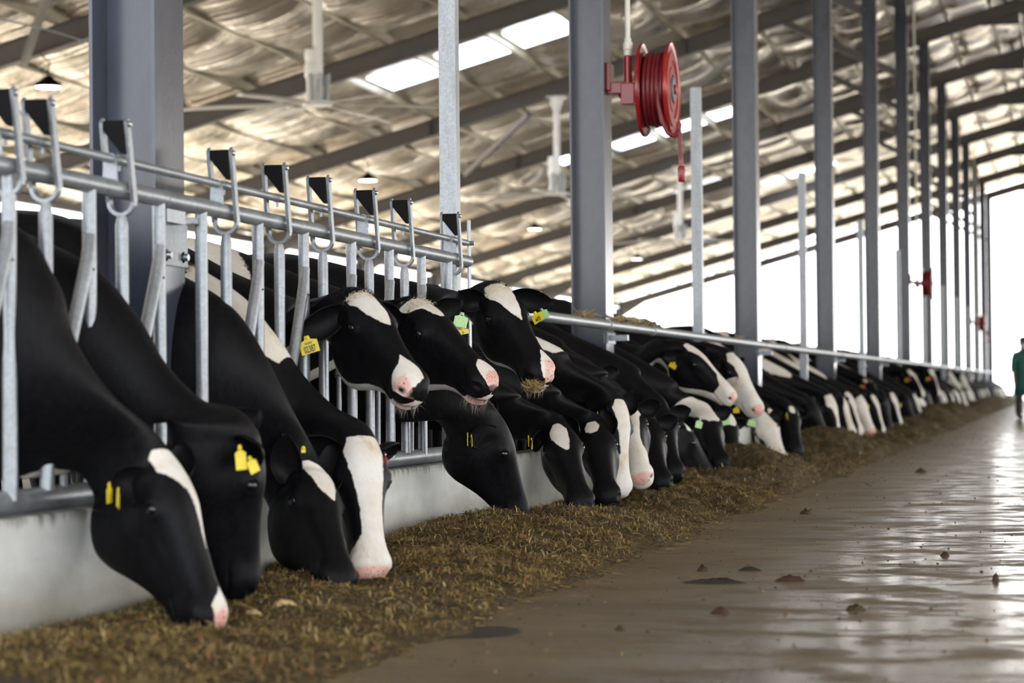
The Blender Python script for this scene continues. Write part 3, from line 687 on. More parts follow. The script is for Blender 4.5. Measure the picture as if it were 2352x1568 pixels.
    # coat pattern
    def field(polys):
        x = np.full(len(V), -.3)
        for P in polys: x = np.maximum(x, sdpoly(SV, PH*.0019, [(p[0], p[1]*.0019) for p in P]))
        return x
    white = field(patch); pinkf = field(pink)
    nr = len(par); faces = []
    for i in range(nr-1):
        for k in range(seg): faces.append((i*seg+k, i*seg+(k+1) % seg, (i+1)*seg+(k+1) % seg, (i+1)*seg+k))
    faces.append(tuple(range(seg))[::-1]); faces.append(tuple((nr-1)*seg+k for k in range(seg)))
    VV = [V]; WH = [white]; PK = [pinkf]; DK = [dark]; nv = len(V)
    def addpart(P, Fc, wv=-.3, dk=0):
        nonlocal nv
        P = np.array(P, float); VV.append(P); WH.append(np.full(len(P), wv)); PK.append(np.full(len(P), -.3)); DK.append(np.full(len(P), dk) if np.isscalar(dk) else dk)
        faces.extend([tuple(i+nv for i in q) for q in Fc]); nv += len(P)
    # ears: cupped leaves with thickness
    earinfo = []
    nt, nv_ = (16, 13) if quality >= 2 else ((8, 7) if quality == 1 else (5, 4))
    for sgn in (1, -1):
        base = poll+f*.045*K-n*.062*K+lat*sgn*.088*K
        tip = None if ears is None else ears.get(sgn)
        axd = (Vector(tip)-base) if tip is not None else (lat*sgn*.15-f*.07+Vector((0, 0, -.04)))*K
        EL = min(max(axd.length, .15), .235)*1.0; axd.normalize()
        nr_ = (f*.35+Vector((0, -1, 0))*.9-n*.05); nr_ = (nr_-axd*nr_.dot(axd)).normalized(); wd_ = axd.cross(nr_)
        P = []; Fc = []; dkv = []
        for i in range(nt+1):
            t = i/nt; w_ = .06*K*(math.sin(math.pi*min(1, (t*.93+.09)))**.62); c = base+axd*EL*t-n*(.01*math.sin(math.pi*t)) - axd*0.015
            cup = .75*(1-.55*t)
            if i == nt: w_ = .012
            ring = []
            for layer, off in ((0, .0045), (1, -.0035)):
                for j in range(nv_):
                    v = -1+2*j/(nv_-1); v = v if layer == 0 else -v
                    y_ = w_*math.sin(v*1.15)/math.sin(1.15); z_ = -(1-v*v)*w_*cup
                    ring.append(c+wd_*y_+nr_*(z_+(-off if layer == 0 else .0045))); dkv.append(.0 if layer == 0 else .25)
            P += ring
        R_ = 2*nv_
        for i in range(nt):
            for k in range(R_): Fc.append((i*R_+k, i*R_+(k+1) % R_, (i+1)*R_+(k+1) % R_, (i+1)*R_+k))
        Fc.append(tuple(range(R_))[::-1]); Fc.append(tuple(nt*R_+k for k in range(R_)))
        addpart(P, Fc, -.3, np.array(dkv)); earinfo.append((base, axd, EL, wd_, nr_))
    # legs
    def leg(pts, rad, s8=12):
        P = []; Fc = []
        for (x, y, z), r in zip(pts, rad):
            for k in range(s8): t = 2*math.pi*k/s8; P.append((x+math.cos(t)*r*1.15, y+math.sin(t)*r, z))
        for i in range(len(pts)-1):
            for k in range(s8): Fc.append((i*s8+k, (i+1)*s8+k, (i+1)*s8+(k+1) % s8, i*s8+(k+1) % s8))
        Fc.append(tuple((len(pts)-1)*s8+k for k in range(s8))); addpart(P, Fc)
    if quality >= 1:
        for sy in (-.16, .16):
            leg([(wx+.05, y0+sy, .95), (wx+.02, y0+sy, .72), (wx, y0+sy, .55), (wx+.01, y0+sy, .44), (wx+.01, y0+sy, .38), (wx, y0+sy, .15), (wx+.02, y0+sy, .08), (wx+.05, y0+sy, .0)], [.12, .095, .06, .048, .05, .034, .045, .055])
            leg([(wx-1.75, y0+sy, 1.0), (wx-1.72, y0+sy, .78), (wx-1.85, y0+sy, .58), (wx-2.0, y0+sy, .47), (wx-1.98, y0+sy, .40), (wx-1.93, y0+sy, .15), (wx-1.9, y0+sy, .08), (wx-1.86, y0+sy, .0)], [.2, .15, .08, .05, .05, .036, .046, .056])
    V = np.concatenate(VV)
    return dict(V=V, F=faces, white=np.concatenate(WH), pink=np.concatenate(PK), dark=np.concatenate(DK), ears=earinfo, f=f, n=n, lat=lat, poll=poll, K=K, par=(a, d, l, head))
LHEAD = .565
def solve_pose(pu, pv, nu, nv, noseX=-2.45, toward=1, K=1.0, noseY=None):
    nose = PX(nu, nv, noseX) if noseY is None else PY(nu, nv, noseY)
    L = LHEAD*K
    best = None
    for i in range(-60, 61):
        Yp = nose.y+toward*i*.008
        p = PY(pu, pv, Yp); e = abs((p-nose).length-L)
        if i < -8: continue
        if best is None or e < best[0]-1e-6: best = (e, p, Yp)
    p = best[1]; nose = p+(nose-p).normalized()*L if abs((p-nose).length-L) > .0 else nose
    return p, nose, best[0]
def num_text(txt, size, mat, parent, mtx):
    cu = bpy.data.curves.new('tag_print', 'FONT'); cu.body = txt; cu.size = size; cu.align_x = 'CENTER'; cu.align_y = 'CENTER'; cu.extrude = .0003
    cu.space_character = .95; cu.offset = size*.012
    ob = bpy.data.objects.new('tmp', cu); C.objects.link(ob); dg = bpy.context.evaluated_depsgraph_get(); me = bpy.data.meshes.new_from_object(ob.evaluated_get(dg))
    bpy.data.objects.remove(ob); me.transform(Matrix.Diagonal((.54, 1, 1, 1))); me.materials.clear(); me.materials.append(mat)
    o = bpy.data.objects.new('tag_print', me); C.objects.link(o); o.parent = parent; o.matrix_local = mtx; return o
def ear_tag(root, u, v, Y, w, h, yaw=0, roll=0, mat='tag_y', txt=None, top=None, label=None):
    c = PY(u, v, Y)
    # plate faces the camera side (-Y) then turned
    pts = [(-.5, -.5), (.5, -.5), (.5, .18), (.17, .28), (.12, .5), (-.12, .5), (-.17, .28), (-.5, .18)]
    mb = MB(); mb.prism([(x*w, 0, z*h) for x, z in pts], (0, .0018, 0))
    V = mb.V; o = mesh_np('ear_tag', V, mb.F, M[mat], root, False)
    o.matrix_local = Matrix.Translation(c-root.location) @ Matrix.Rotation(math.radians(yaw), 4, 'Z') @ Matrix.Rotation(math.radians(roll), 4, 'Y')
    if label: o['label'] = label
    b = MB(); b.lathe([(0, -.003), (.006, -.003), (.0075, 0), (.0075, .002)], (0, 0, h*.36), (0, 1, 0), 12)
    bo = mesh_np('tag_button', b.V, b.F, M['bolt'] if mat != 'tag_y' else M[mat], o, True)
    if txt: num_text(txt, h*.52, M['ink'], o, Matrix.Translation((0, -.0006, -h*.27)) @ Matrix.Rotation(math.pi/2, 4, 'X'))
    if top: num_text(top, h*.17, M['ink'], o, Matrix.Translation((0, -.0006, h*.07)) @ Matrix.Rotation(math.pi/2, 4, 'X'))
    return o
def blades(name, base_pts, dirs, length, width, mat, parent, jitter=.25, seed=1):
    """many thin hairs as one mesh"""
    r = np.random.RandomState(seed); n = len(base_pts); B_ = np.array(base_pts); D = np.array(dirs)
    D = D+r.randn(n, 3)*jitter; D /= np.linalg.norm(D, axis=1)[:, None]; ln = length*(.6+.6*r.rand(n))[:, None]
    sd = np.cross(D, r.randn(n, 3)); sd /= np.linalg.norm(sd, axis=1)[:, None]+1e-9
    bend = np.array([0, 0, -.25])[None]*ln*(.5+r.rand(n))[:, None]
    V = np.stack([B_-sd*width, B_+sd*width, B_+D*ln*.5+sd*width*.7, B_+D*ln*.5-sd*width*.7, B_+D*ln+bend], 1).reshape(-1, 3)-np.array(parent.location)
    Fc = []
    for i in range(n): k = i*5; Fc += [(k, k+1, k+2, k+3), (k+3, k+2, k+4)]
    o = mesh_np(name, V, Fc, mat, parent, False); return o
COWS = []; NOSES = []
def make_cow(*a, **k): COWS.append((a, k))
def build_herd():
    Ys = []
    for a, k in COWS:
        if k.get('y0') is not None: Ys.append(k['y0']); continue
        kk = dict(k); p, n_, e = solve_pose(*a[1:5], kk.get('noseX', -2.45), kk.get('toward', 1), kk.get('K', 1.), kk.get('noseY')); Ys.append(p.y+.05)
    fixed = [k.get('y0') is not None for a, k in COWS]; Ys = list(Ys)
    cols = [yn(n) for n in range(1, 14)]
    for it in range(400):
        o_ = sorted(range(len(Ys)), key=lambda i: Ys[i])
        for i, j in zip(o_[:-1], o_[1:]):
            g = Ys[j]-Ys[i]
            if g < .60:
                d = (.60-g)/2
                if fixed[i] and fixed[j]: continue
                if fixed[i]: Ys[j] += 2*d
                elif fixed[j]: Ys[i] -= 2*d
                else: Ys[i] -= d; Ys[j] += d
        if it < 380:
            for i in range(len(Ys)):
                if fixed[i]: continue
                for cy in cols:
                    if abs(Ys[i]-cy) < .30: Ys[i] = cy+(.31 if Ys[i] > cy else -.31)
    for (a, k), y in zip(COWS, Ys): k['y0'] = y; build_cow(*a, **k)
    return Ys
def build_cow(label, pu, pv, nu, nv, noseX=-2.45, toward=1, K=1.0, roll=0, neck=(), ear=None, farear=None, quality=2, patch=(), pink=(), tags=(), mouth=0, y0=None, group='dairy cows at the feed line', withers=None, noseY=None, hair=0, eye=True, down=0., pollY=None, face=None, deep=1.26, neckY=None):
    if pollY is not None:
        p = PY(pu, pv, pollY); n_ = PX(nu, nv, noseX) if noseY is None else PY(nu, nv, noseY); K = (p-n_).length/LHEAD; err = 0
    else: p, n_, err = solve_pose(pu, pv, nu, nv, noseX, toward, K, noseY)
    yb = p.y+.05 if y0 is None else y0
    ears = {}
    if ear is not None: ears[1] = PY(ear[0], ear[1], p.y+(ear[2] if len(ear) > 2 else -.17))
    if farear is not None: ears[-1] = PY(farear[0], farear[1], p.y+(farear[2] if len(farear) > 2 else .15))
    nk = [PY(a, b, (p.y*(i+1)+yb*(len(neck)-i))/(len(neck)+1)) for i, (a, b) in enumerate(neck)]
    if neckY is not None: nk = [PY(a, b, neckY+(yb-neckY)*.35*(i == 0)) for i, (a, b) in enumerate(neck)]
    g = cow_geometry(p, n_, yb, roll, K, nk, ears, quality, mouth, patch, pink, withers=withers, down=down, face=(face if face is not None else (min(70, roll*100) if (n_-p).normalized().z < -.78 else None)), deep=deep, neckY=neckY)
    NOSES.append(n_-(n_-p).normalized()*.02); root = thing('dairy_cow', label, 'cow', (-3.6, yb, 0), group)
    V = g['V']-np.array(root.location)
    o = mesh_np('body', V, g['F'], M['coat'], root, True, dict(white=g['white'], pink=g['pink'], dark=g['dark']))
    K = g['K']; f, n, lat, poll = g['f'], g['n'], g['lat'], g['poll']
    if eye and quality >= 1:
        for sgn in (1, -1):
            a, d, l, head = g['par']; sel = head & (np.sign(l) == sgn) & (np.hypot(a-.155, d+.058) < .02)
            lw = np.abs(l[sel]).mean() if sel.any() else .1
            c = poll+f*.155*K-n*.058*K+lat*sgn*(lw+.016-.0145)*K-root.location
            mb = MB(); mb.sph((0, 0, 0), .0225*K, 20 if quality > 1 else 10, 12 if quality > 1 else 6); e = mesh_np('eye', [Vector(v)+c for v in mb.V], mb.F, M['eye'], root, True)
    for t in tags: ear_tag(root, t[0], t[1], p.y+t[2], *t[3:5], **(t[5] if len(t) > 5 else {}))
    if hair:
        r = np.random.RandomState(int(pu)); V0 = g['V']; SVh = g['par']
        a, d, l, head = SVh
        sel = np.where(head & (a > -.04) & (a < .05) & (d > -.05))[0]
        idx = r.choice(sel, 700); jit = r.randn(700, 3)*.004
        dirs = np.array(n)[None]*.7-np.array(f)[None]*.25+np.array(f)[None]*.6+np.zeros((700, 3))
        wh = g['white'][idx] > .0
        for nm, mk, mt in (('forelock', ~wh, 'hair_b'), ('forelock', wh, 'hair_w')):
            if mk.sum() > 20: blades(nm, V0[idx][mk]+jit[mk], dirs[mk], .024, .0011, M[mt], root, .45, 3)
        sel = np.where(head & (a > .46) & (d < -.135))[0]
        if len(sel):
            idx = r.choice(sel, 70); blades('chin_whiskers', V0[idx], -np.array(n)[None]+.3*np.array(f)[None]+np.zeros((70, 3)), .04, .00035, M['hair_w'], root, .4, 4)
        return root
MUZ = [[(.47, -80), (.60, -100), (.60, 100), (.47, 80)]]
def blaze(*k): return [(s, b) for s, a, b in k]+[(s, a) for s, a, b in reversed(k)]
CHIN = [[(.40, 150), (.60, 120), (.60, 180), (.3, 180)], [(.40, -150), (.60, -120), (.60, -180), (.3, -180)]]
JAW = [[(-.45, 140), (-.05, 126), (.2, 138), (.42, 126), (.60, 118), (.60, 180), (-.45, 180)], [(-.45, -140), (-.05, -126), (.2, -138), (.42, -126), (.60, -118), (.60, -180), (-.45, -180)]]
Q3, Q2, Q1 = 3, 2, 1
# ---------- the four feeding cows in the foreground
make_cow('nearest feeding black cow with long narrow white blaze and two yellow tag edges', 388, 1046, 530, 1434, toward=1, K=.985, noseY=6.80, down=-.05, deep=1.34, roll=.28, quality=3, hair=0, y0=6.64, neckY=6.66,
  neck=[(30, 510), (130, 690), (205, 855)], ear=(255, 1140, -.17), farear=(420, 1010, .2), withers=-3.75,
  face=14, patch=[blaze((-.03, -10, 26), (.0, -26, 40), (.05, -30, 34), (.085, -26, 12), (.12, -24, -2), (.18, -20, -4), (.24, -18, -6), (.31, -12, -9)), [(.43, -14), (.47, -30), (.58, -40), (.58, 10), (.49, 16)], [(-.28, 165), (-.2, 140), (-.14, 165), (-.16, 180), (-.28, 180)]],
  pink=[[(.49, -22), (.60, -60), (.60, 14), (.52, 14)]],
  tags=[(251, 1131, -.20, .052, .062, dict(yaw=-84)), (271, 1143, -.18, .052, .062, dict(yaw=-76, roll=-14))])
make_cow('second feeding cow, all black, two orange-yellow tags in its upper ear', 585, 980, 604, 1356, toward=-1, noseY=7.48, face=-18, quality=3, y0=7.26, neckY=7.26,
  neck=[(200, 600), (330, 760), (440, 905)], ear=(578, 1032, -.13), farear=(590, 955, .1), withers=-3.7,
  tags=[(553, 1050, -.18, .036, .078, dict(yaw=40, roll=-5)), (580, 1066, -.16, .034, .056, dict(yaw=45, roll=-24))])
make_cow('third feeding black cow with white kite-shaped forehead patch and small yellow button', 722, 1066, 806, 1330, toward=1, face=28, quality=3, y0=8.62, neckY=8.38, noseY=8.18,
  neck=[(430, 640), (555, 735), (640, 900)], ear=(655, 985, -.10), farear=(760, 1010, .2), withers=-3.7,
  patch=[blaze((-.02, 5, 25), (.03, -30, 26), (.09, -26, 14), (.14, -16, 8), (.19, -10, -4))],
  tags=[(697, 1033, -.14, .016, .02, dict(yaw=30))])
make_cow('feeding cow with broad white face and black eye patches, red tag in far ear', 832, 1000, 866, 1318, toward=1, roll=.55, quality=3, y0=9.14, neckY=8.92, hair=0,
  neck=[(540, 668), (636, 792), (720, 908)], ear=(672, 1010, -.13), farear=(890, 1040, .12), withers=-3.7,
  patch=[blaze((.0, -36, 34), (.06, -40, 40), (.12, -28, 28), (.2, -28, 22), (.3, -34, 20), (.4, -44, 26), (.44, -60, 60), (.47, -180, 180), (.60, -180, 180)), [(-.75, -25), (-.45, -30), (-.42, 20), (-.5, 45), (-.75, 60)]],
  pink=[[(.52, -70), (.60, -80), (.60, 80), (.52, 70)]],
  tags=[(881, 1059, .10, .035, .07, dict(mat='tag_r', yaw=-25, roll=12)), (696, 1033, -.2, .018, .022, dict(yaw=30))])
# ---------- three cows with raised heads
make_cow('raised-headed cow with yellow tag reading 02387 and pink and black muzzle', 826, 668, 974, 876, toward=1, roll=.12, quality=3, y0=9.72, neckY=9.48, hair=1, noseY=9.15,
  neck=[(640, 672), (725, 685)], ear=(652, 796, -.14), farear=(905, 735, .15), withers=-3.75,
  patch=[blaze((.015, -10, 42), (.05, -16, 40), (.10, -14, 26), (.16, -14, 18), (.20, -13, 6), (.23, -9, -4)), [(.39, 8), (.43, 26), (.455, 66), (.50, 88), (.552, 80), (.548, 10), (.52, -20), (.47, -18)]]+JAW, deep=1.34,
  pink=[[(.485, 20), (.55, 26), (.56, 76), (.495, 84)], [(.46, 128), (.6, 125), (.6, 150), (.46, 150)]], mouth=.012,
  tags=[(709, 791, -.17, .076, .072, dict(yaw=10, roll=-16, txt='02387', top='DK 020787', label='yellow ear tag printed 02387'))])
make_cow('raised-headed cow with cream tuft and green tag, tongue edge showing', 960, 690, 1142, 862, toward=1, roll=.18, quality=3, y0=10.34, neckY=10.2, hair=1, noseY=10.15,
  neck=[(800, 668), (880, 690)], ear=(905, 750, -.05), farear=(1070, 690, .16), withers=-3.75,
  patch=[blaze((-.035, -30, 52), (.02, -34, 54), (.045, -24, 38), (.07, -18, 12), (.13, -14, 2), (.15, -8, -2)), [(-1.8, -90), (-.85, -80), (-.75, 60), (-.95, 90), (-1.8, 90)], [(.43, -2), (.46, 20), (.56, 26), (.555, -60), (.49, -50)]]+JAW, deep=1.34,
  pink=[[(.50, -50), (.555, -50), (.56, 22), (.51, 14)], [(.44, 128), (.6, 120), (.6, 165), (.46, 160)]], mouth=.022,
  tags=[(1059, 734, .02, .06, .066, dict(mat='tag_g', yaw=12, roll=12, label='pale green ear tag')), (1063, 760, .03, .052, .03, dict(yaw=10, roll=-10, txt='70'))])
make_cow('raised-headed cow chewing feed, white blaze, yellow and green tags in its far ear', 1140, 654, 1262, 850, toward=1, roll=.25, quality=3, y0=11.62, hair=1, noseY=10.95,
  neck=[(990, 655), (1060, 668)], ear=(1052, 672, -.12), farear=(1278, 695, .12), withers=-3.75,
  patch=[blaze((-.02, -22, 30), (.03, -32, 44), (.07, -26, 34), (.12, -16, 18), (.18, -12, 10), (.22, -8, 2), (.245, -6, -3)), [(.42, -16), (.46, -4), (.56, 14), (.56, -90), (.5, -70)]]+JAW, deep=1.28,
  pink=[[(.49, -70), (.6, -70), (.6, 8), (.49, -6)], [(.46, 130), (.6, 120), (.6, 155), (.46, 150)]], mouth=.022,
  tags=[(1233, 727, -.02, .058, .056, dict(yaw=-20, roll=-30, txt='4470', label='yellow ear tag printed with digits')), (1247, 720, -.005, .055, .055, dict(mat='tag_g', yaw=-20, roll=-25))])
# ---------- middle distance, feeding
make_cow('all-black cow in clear profile stretching its muzzle into the feed', 1146, 948, 1230, 1180, toward=-1, roll=0, quality=3, y0=10.93, neckY=10.8, deep=1.18, neck=[(960, 800), (1050, 880)], ear=(1078, 1010, -.14), farear=(1120, 930, .1), patch=[[(-1.3, -60), (-.55, -40), (-.55, 30), (-1.3, 60)]],
  tags=[(1074, 1008, -.155, .04, .062, dict(yaw=-82)), (1083, 1012, -.15, .04, .06, dict(yaw=-70, roll=-12))], down=.0)
make_cow('feeding black cow with white diamond on forehead, right of the profiled black cow', 1280, 968, 1342, 1152, toward=1, roll=.2, quality=2, neck=[(1120, 860), (1200, 920)], ear=(1222, 1015, -.13), farear=(1290, 960, .1),
  patch=[blaze((.02, 0, 14), (.07, -12, 28), (.12, -10, 26), (.17, -6, 14), (.21, -2, 4)), [(-2.9, -90), (-1.5, -80), (-1.4, 60), (-2.0, 90), (-2.9, 90)]], tags=[(1214, 1012, -.15, .04, .06, dict(yaw=-82)), (1221, 1018, -.14, .04, .062, dict(yaw=-68, roll=-8))])
make_cow('feeding black cow with white spot between its ears, left of the broad white blaze', 1360, 968, 1392, 1137, toward=1, farear=(1382, 935, .1), roll=.3, quality=2, neck=[(1210, 850), (1290, 915)], patch=[blaze((-.0, -8, 16), (.04, -14, 24), (.08, -10, 18), (.1, -4, 6))])
make_cow('feeding cow with white blaze spreading over a pale muzzle, yellow tags in near ear', 1420, 918, 1438, 1132, toward=1, roll=.45, quality=2, neck=[(1230, 770), (1320, 840)], ear=(1383, 968, -.13), farear=(1445, 930, .1),
  patch=[blaze((-.01, -26, 8), (.05, -34, 20), (.12, -26, 10), (.22, -30, 6), (.32, -34, 6), (.40, -50, 30), (.43, -90, 90), (.46, -180, 180), (.60, -180, 180)), [(-.8, -20), (-.5, -10), (-.5, 30), (-.8, 40)], [(-2.4, -90), (-1.2, -80), (-1.1, 60), (-1.3, 90), (-2.3, 90)]], pink=[[(.50, 20), (.6, 10), (.6, 110), (.5, 110)]],
  tags=[(1373, 958, -.16, .04, .066, dict(yaw=-82)), (1380, 962, -.15, .04, .066, dict(yaw=-66, roll=-10))])
make_cow('feeding cow with black-ringed eye in a white blaze, half behind the pale-muzzled cow', 1432, 925, 1470, 1095, toward=1, roll=.4, quality=2, neck=[(1330, 820), (1390, 870)],
  patch=[blaze((-.0, -30, 40), (.1, -40, 60), (.14, -30, 8), (.26, -30, 8), (.32, -40, 60), (.44, -180, 180), (.60, -180, 180))], pink=[[(.52, -60), (.6, -60), (.6, 60), (.52, 60)]], tags=[(1445, 940, -.12, .04, .07, dict(mat='tag_r', yaw=0, roll=10))])
make_cow('black cow lifting its white-marked face above the broad-blazed feeding cow', 1345, 838, 1412, 975, noseX=-2.6, toward=1, roll=.2, quality=2, neck=[(1240, 755), (1300, 800)], ear=(1318, 842, -.1), patch=[blaze((-.0, -20, 14), (.06, -26, 14), (.12, -20, 8), (.2, -14, 2), (.24, -8, -4))],
  tags=[(1315, 841, -.13, .035, .04, dict(yaw=-30)), (1322, 843, -.12, .035, .035, dict(yaw=-30))])
make_cow('black cow with a small white star, right of the white blazes', 1478, 955, 1518, 1105, toward=1, roll=.3, quality=2, neck=[(1370, 850), (1425, 905)], patch=[blaze((.03, 0, 18), (.06, -6, 22), (.08, 2, 14))], tags=[(1487, 945, -.12, .05, .085, dict(yaw=-45, roll=-10))])
make_cow('plain black feeding cow behind the star-marked cow', 1512, 930, 1550, 1085, toward=1, roll=.2, quality=2, neck=[(1410, 810), (1470, 870)])
make_cow('raised black and white cow in profile under the neck rail, yellow tag and broad blaze', 1580, 790, 1703, 905, noseX=-2.4, toward=1, roll=.15, deep=1.15, quality=3, neck=[(1440, 790), (1510, 778)], ear=(1518, 820, -.15), farear=(1625, 800, .12), withers=-3.7,
  patch=[blaze((-.02, -30, 30), (.05, -36, 38), (.12, -34, 22), (.22, -34, 14), (.32, -36, 18), (.40, -50, 60), (.43, -180, 180), (.60, -180, 180))]+[[(-.5, 128), (-.1, 120), (.1, 150), (.3, 118), (.44, 100), (.6, 90), (.6, 180), (-.5, 180)]],
  pink=[[(.51, -60), (.6, -60), (.6, 80), (.51, 80)], [(.44, 128), (.6, 120), (.6, 150), (.46, 150)]], tags=[(1546, 838, -.16, .06, .05, dict(yaw=-10, roll=30))])
make_cow('raised white-faced cow with a round black eye patch behind the profiled cow', 1682, 812, 1758, 938, noseX=-2.35, toward=1, roll=.3, quality=2, neck=[(1560, 775), (1625, 785)], ear=(1650, 850, -.12),
  patch=[[(-.03, -60), (.06, -90), (.6, -180), (.6, 180), (.3, 150), (.24, 60), (.235, 36), (.13, 30), (.06, 44), (-.02, 30)], [(.23, 34), (.245, 100), (.3, 180), (.1, 180), (.1, 150)], [(-1.9, -80), (-.9, -70), (-.85, 60), (-1.9, 80)]], pink=[[(.51, -60), (.6, -60), (.6, 80), (.51, 80)]])
make_cow('black cow low in the feed with small white forehead mark and a curved yellow tag', 1562, 965, 1660, 1100, toward=-1, roll=.1, quality=2, neck=[(1440, 850), (1510, 915)], ear=(1528, 1000, -.13), patch=[blaze((.02, -10, 20), (.06, -16, 44), (.09, -4, 34))], pink=[],
  tags=[(1528, 991, -.16, .05, .085, dict(yaw=-55, roll=8)), (1606, 972, .06, .05, .07, dict(mat='tag_g', roll=15, yaw=20))])
make_cow('feeding cow with cream white crown behind the low black cow', 1612, 938, 1655, 1060, toward=1, roll=.4, quality=2, neck=[(1500, 840), (1560, 900)], patch=[[(-.25, -60), (.03, -70), (.16, -40), (.16, -6), (.05, 30), (.02, 90), (-.25, 80)]])
make_cow('black cow with yellow-green tag and small white blaze left of the spotted face', 1672, 945, 1705, 1078, toward=1, roll=.3, quality=2, neck=[(1590, 850), (1635, 900)], patch=[blaze((.02, -24, 20), (.09, -20, 20), (.15, -8, 6)), [(-2.6, -80), (-1.3, -70), (-1.2, 60), (-2.6, 80)]], tags=[(1664, 964, -.13, .08, .085, dict(mat='tag_g', yaw=15, roll=-10)), (1691, 941, -.1, .05, .05, dict())])
make_cow('white cow with black-spotted face nosing into the feed heap', 1745, 950, 1802, 1060, toward=1, roll=.5, quality=2, neck=[(1660, 880), (1700, 905)], ear=(1722, 968, -.12),
  patch=[[(-.02, -100), (.1, -120), (.6, -180), (.6, 180), (.35, 180), (.26, 130), (.24, 80), (.33, 62), (.25, 50), (.2, 64), (.13, 44), (.05, 40), (-.02, 30)], [(.13, 48), (.2, 70), (.24, 140), (.12, 130)]], tags=[(1728, 969, -.14, .075, .08, dict(mat='tag_g', roll=15, yaw=10))])
make_cow('cow with thin white face stripes just right of the spotted face', 1768, 938, 1806, 1055, toward=1, roll=.3, quality=1, neck=[(1690, 850), (1730, 900)], noseY=23.0, patch=[[(-2.0, -80), (-.8, -70), (-.75, 60), (-2.0, 80)], blaze((.0, -10, 20), (.08, -8, 16), (.1, -4, 8)), blaze((.2, -30, 4), (.45, -40, 14), (.6, -60, 30))])
SPEC = [  # poll, nose, white marks, raised, label
 (1819, 930, 1842, 1038, 'dash', 'black cow with two short white dashes, under the third bay of rail'), (1862, 918, 1922, 1028, 'none', 'black cow with long plain face beyond the white dashes'),
 (1906, 908, 1940, 1024, 'blaze', 'cow with cream forehead and thin blaze to a white muzzle'), (1930, 905, 1968, 996, 'half', 'cow with half pale face tucked behind the thin blaze'),
 (1948, 902, 1984, 994, 'thin', 'cow with a thin curving white stripe down a black face'), (1975, 908, 2016, 1003, 'white', 'mostly white-faced cow in the distant row'),
 (2006, 908, 2036, 994, 'thin', 'distant cow with long white nose stripe beside the white-faced cow'), (2030, 905, 2052, 990, 'none', 'distant black-faced cow with no marks before the slanting blaze'),
 (2049, 903, 2077, 985, 'thin', 'distant cow with bright slanting blaze'), (2080, 905, 2108, 975, 'none', 'distant plain black cow under the raised pale head'),
 (2112, 910, 2148, 968, 'spot', 'distant white-faced cow with a black spot'), (2150, 900, 2173, 962, 'none', 'distant black cow before the heap of feed'),
 (2178, 895, 2208, 948, 'thin', 'distant cow with white nose at the feed heap')]
PAT = {'none': [], 'dash': [blaze((.02, -4, 24), (.1, -2, 20), (.12, 4, 12)), blaze((.01, -40, -24), (.12, -36, -22))], 'blaze': [blaze((-.02, -40, 40), (.1, -40, 40), (.15, -26, 12), (.3, -26, 2), (.42, -40, 20), (.6, -90, 60))],
  'half': [[(.0, -20), (.6, -160), (.6, 60), (.4, 50), (.2, 20)]], 'thin': [blaze((-.02, -24, 30), (.08, -24, 26), (.2, -20, 12), (.45, -26, 16), (.6, -60, 40))],
  'white': [[(-.03, -120), (.6, -180), (.6, 180), (.3, 160), (.12, 70), (.02, 60)]], 'spot': [[(-.02, -120), (.6, -180), (.6, 180), (.3, 180), (.28, 30), (.1, 24), (-.02, 20)]]}
BODY = [[], [[(-1.3, -60), (-.95, -50), (-.85, 40), (-1.0, 70), (-1.35, 50)]], [[(-2.4, -70), (-1.8, -50), (-1.6, 50), (-1.9, 80), (-2.5, 60)], [(-.9, -40), (-.6, -20), (-.5, 40), (-.8, 60)]], [[(-.75, -30), (-.5, -10), (-.42, 40), (-.6, 70)]]]
for i, (a, b, c_, d_, k, lab) in enumerate(SPEC):
    make_cow(lab, a, b, c_, d_, toward=1, roll=.3+.1*((i*7) % 3), quality=1, patch=PAT[k]+BODY[1+i % 3], pink=MUZ if k in ('white', 'spot') else [], tags=[(a-12, b+25, -.15, .05, .07, dict(yaw=-60))] if i % 3 == 0 else [], neck=[(a-(2445-a)*.17, b-(930-b)*0-70*(2445-a)/700)])
RAISED = [(1985, 868, 2030, 925, 'dash', 'distant black cow raising a face with a small white mark', 27.5), (2090, 850, 2127, 905, 'blaze', 'distant cow raising a pale-blazed face near the twin red and yellow tags', 0), (2138, 848, 2163, 905, 'blaze', 'distant raised head with white forehead wedge', 0),
  (2180, 853, 2222, 905, 'white', 'distant raised head with long pale face over the feed heap', 0), (2210, 860, 2240, 912, 'white', 'farther raised pale face beside the feed heap', 0)]
for i, (a, b, c_, d_, k, lab, _) in enumerate(RAISED):
    make_cow(lab, a, b, c_, d_, noseX=-2.5, toward=1, roll=.3, quality=1, patch=PAT[k], tags=[(a-8, b+22, -.15, .06, .07, dict(yaw=-30)), (a-2, b+20, -.14, .06, .07, dict(yaw=-30, mat='tag_r'))] if i in (0, 1, 2) else [])
YS = build_herd()
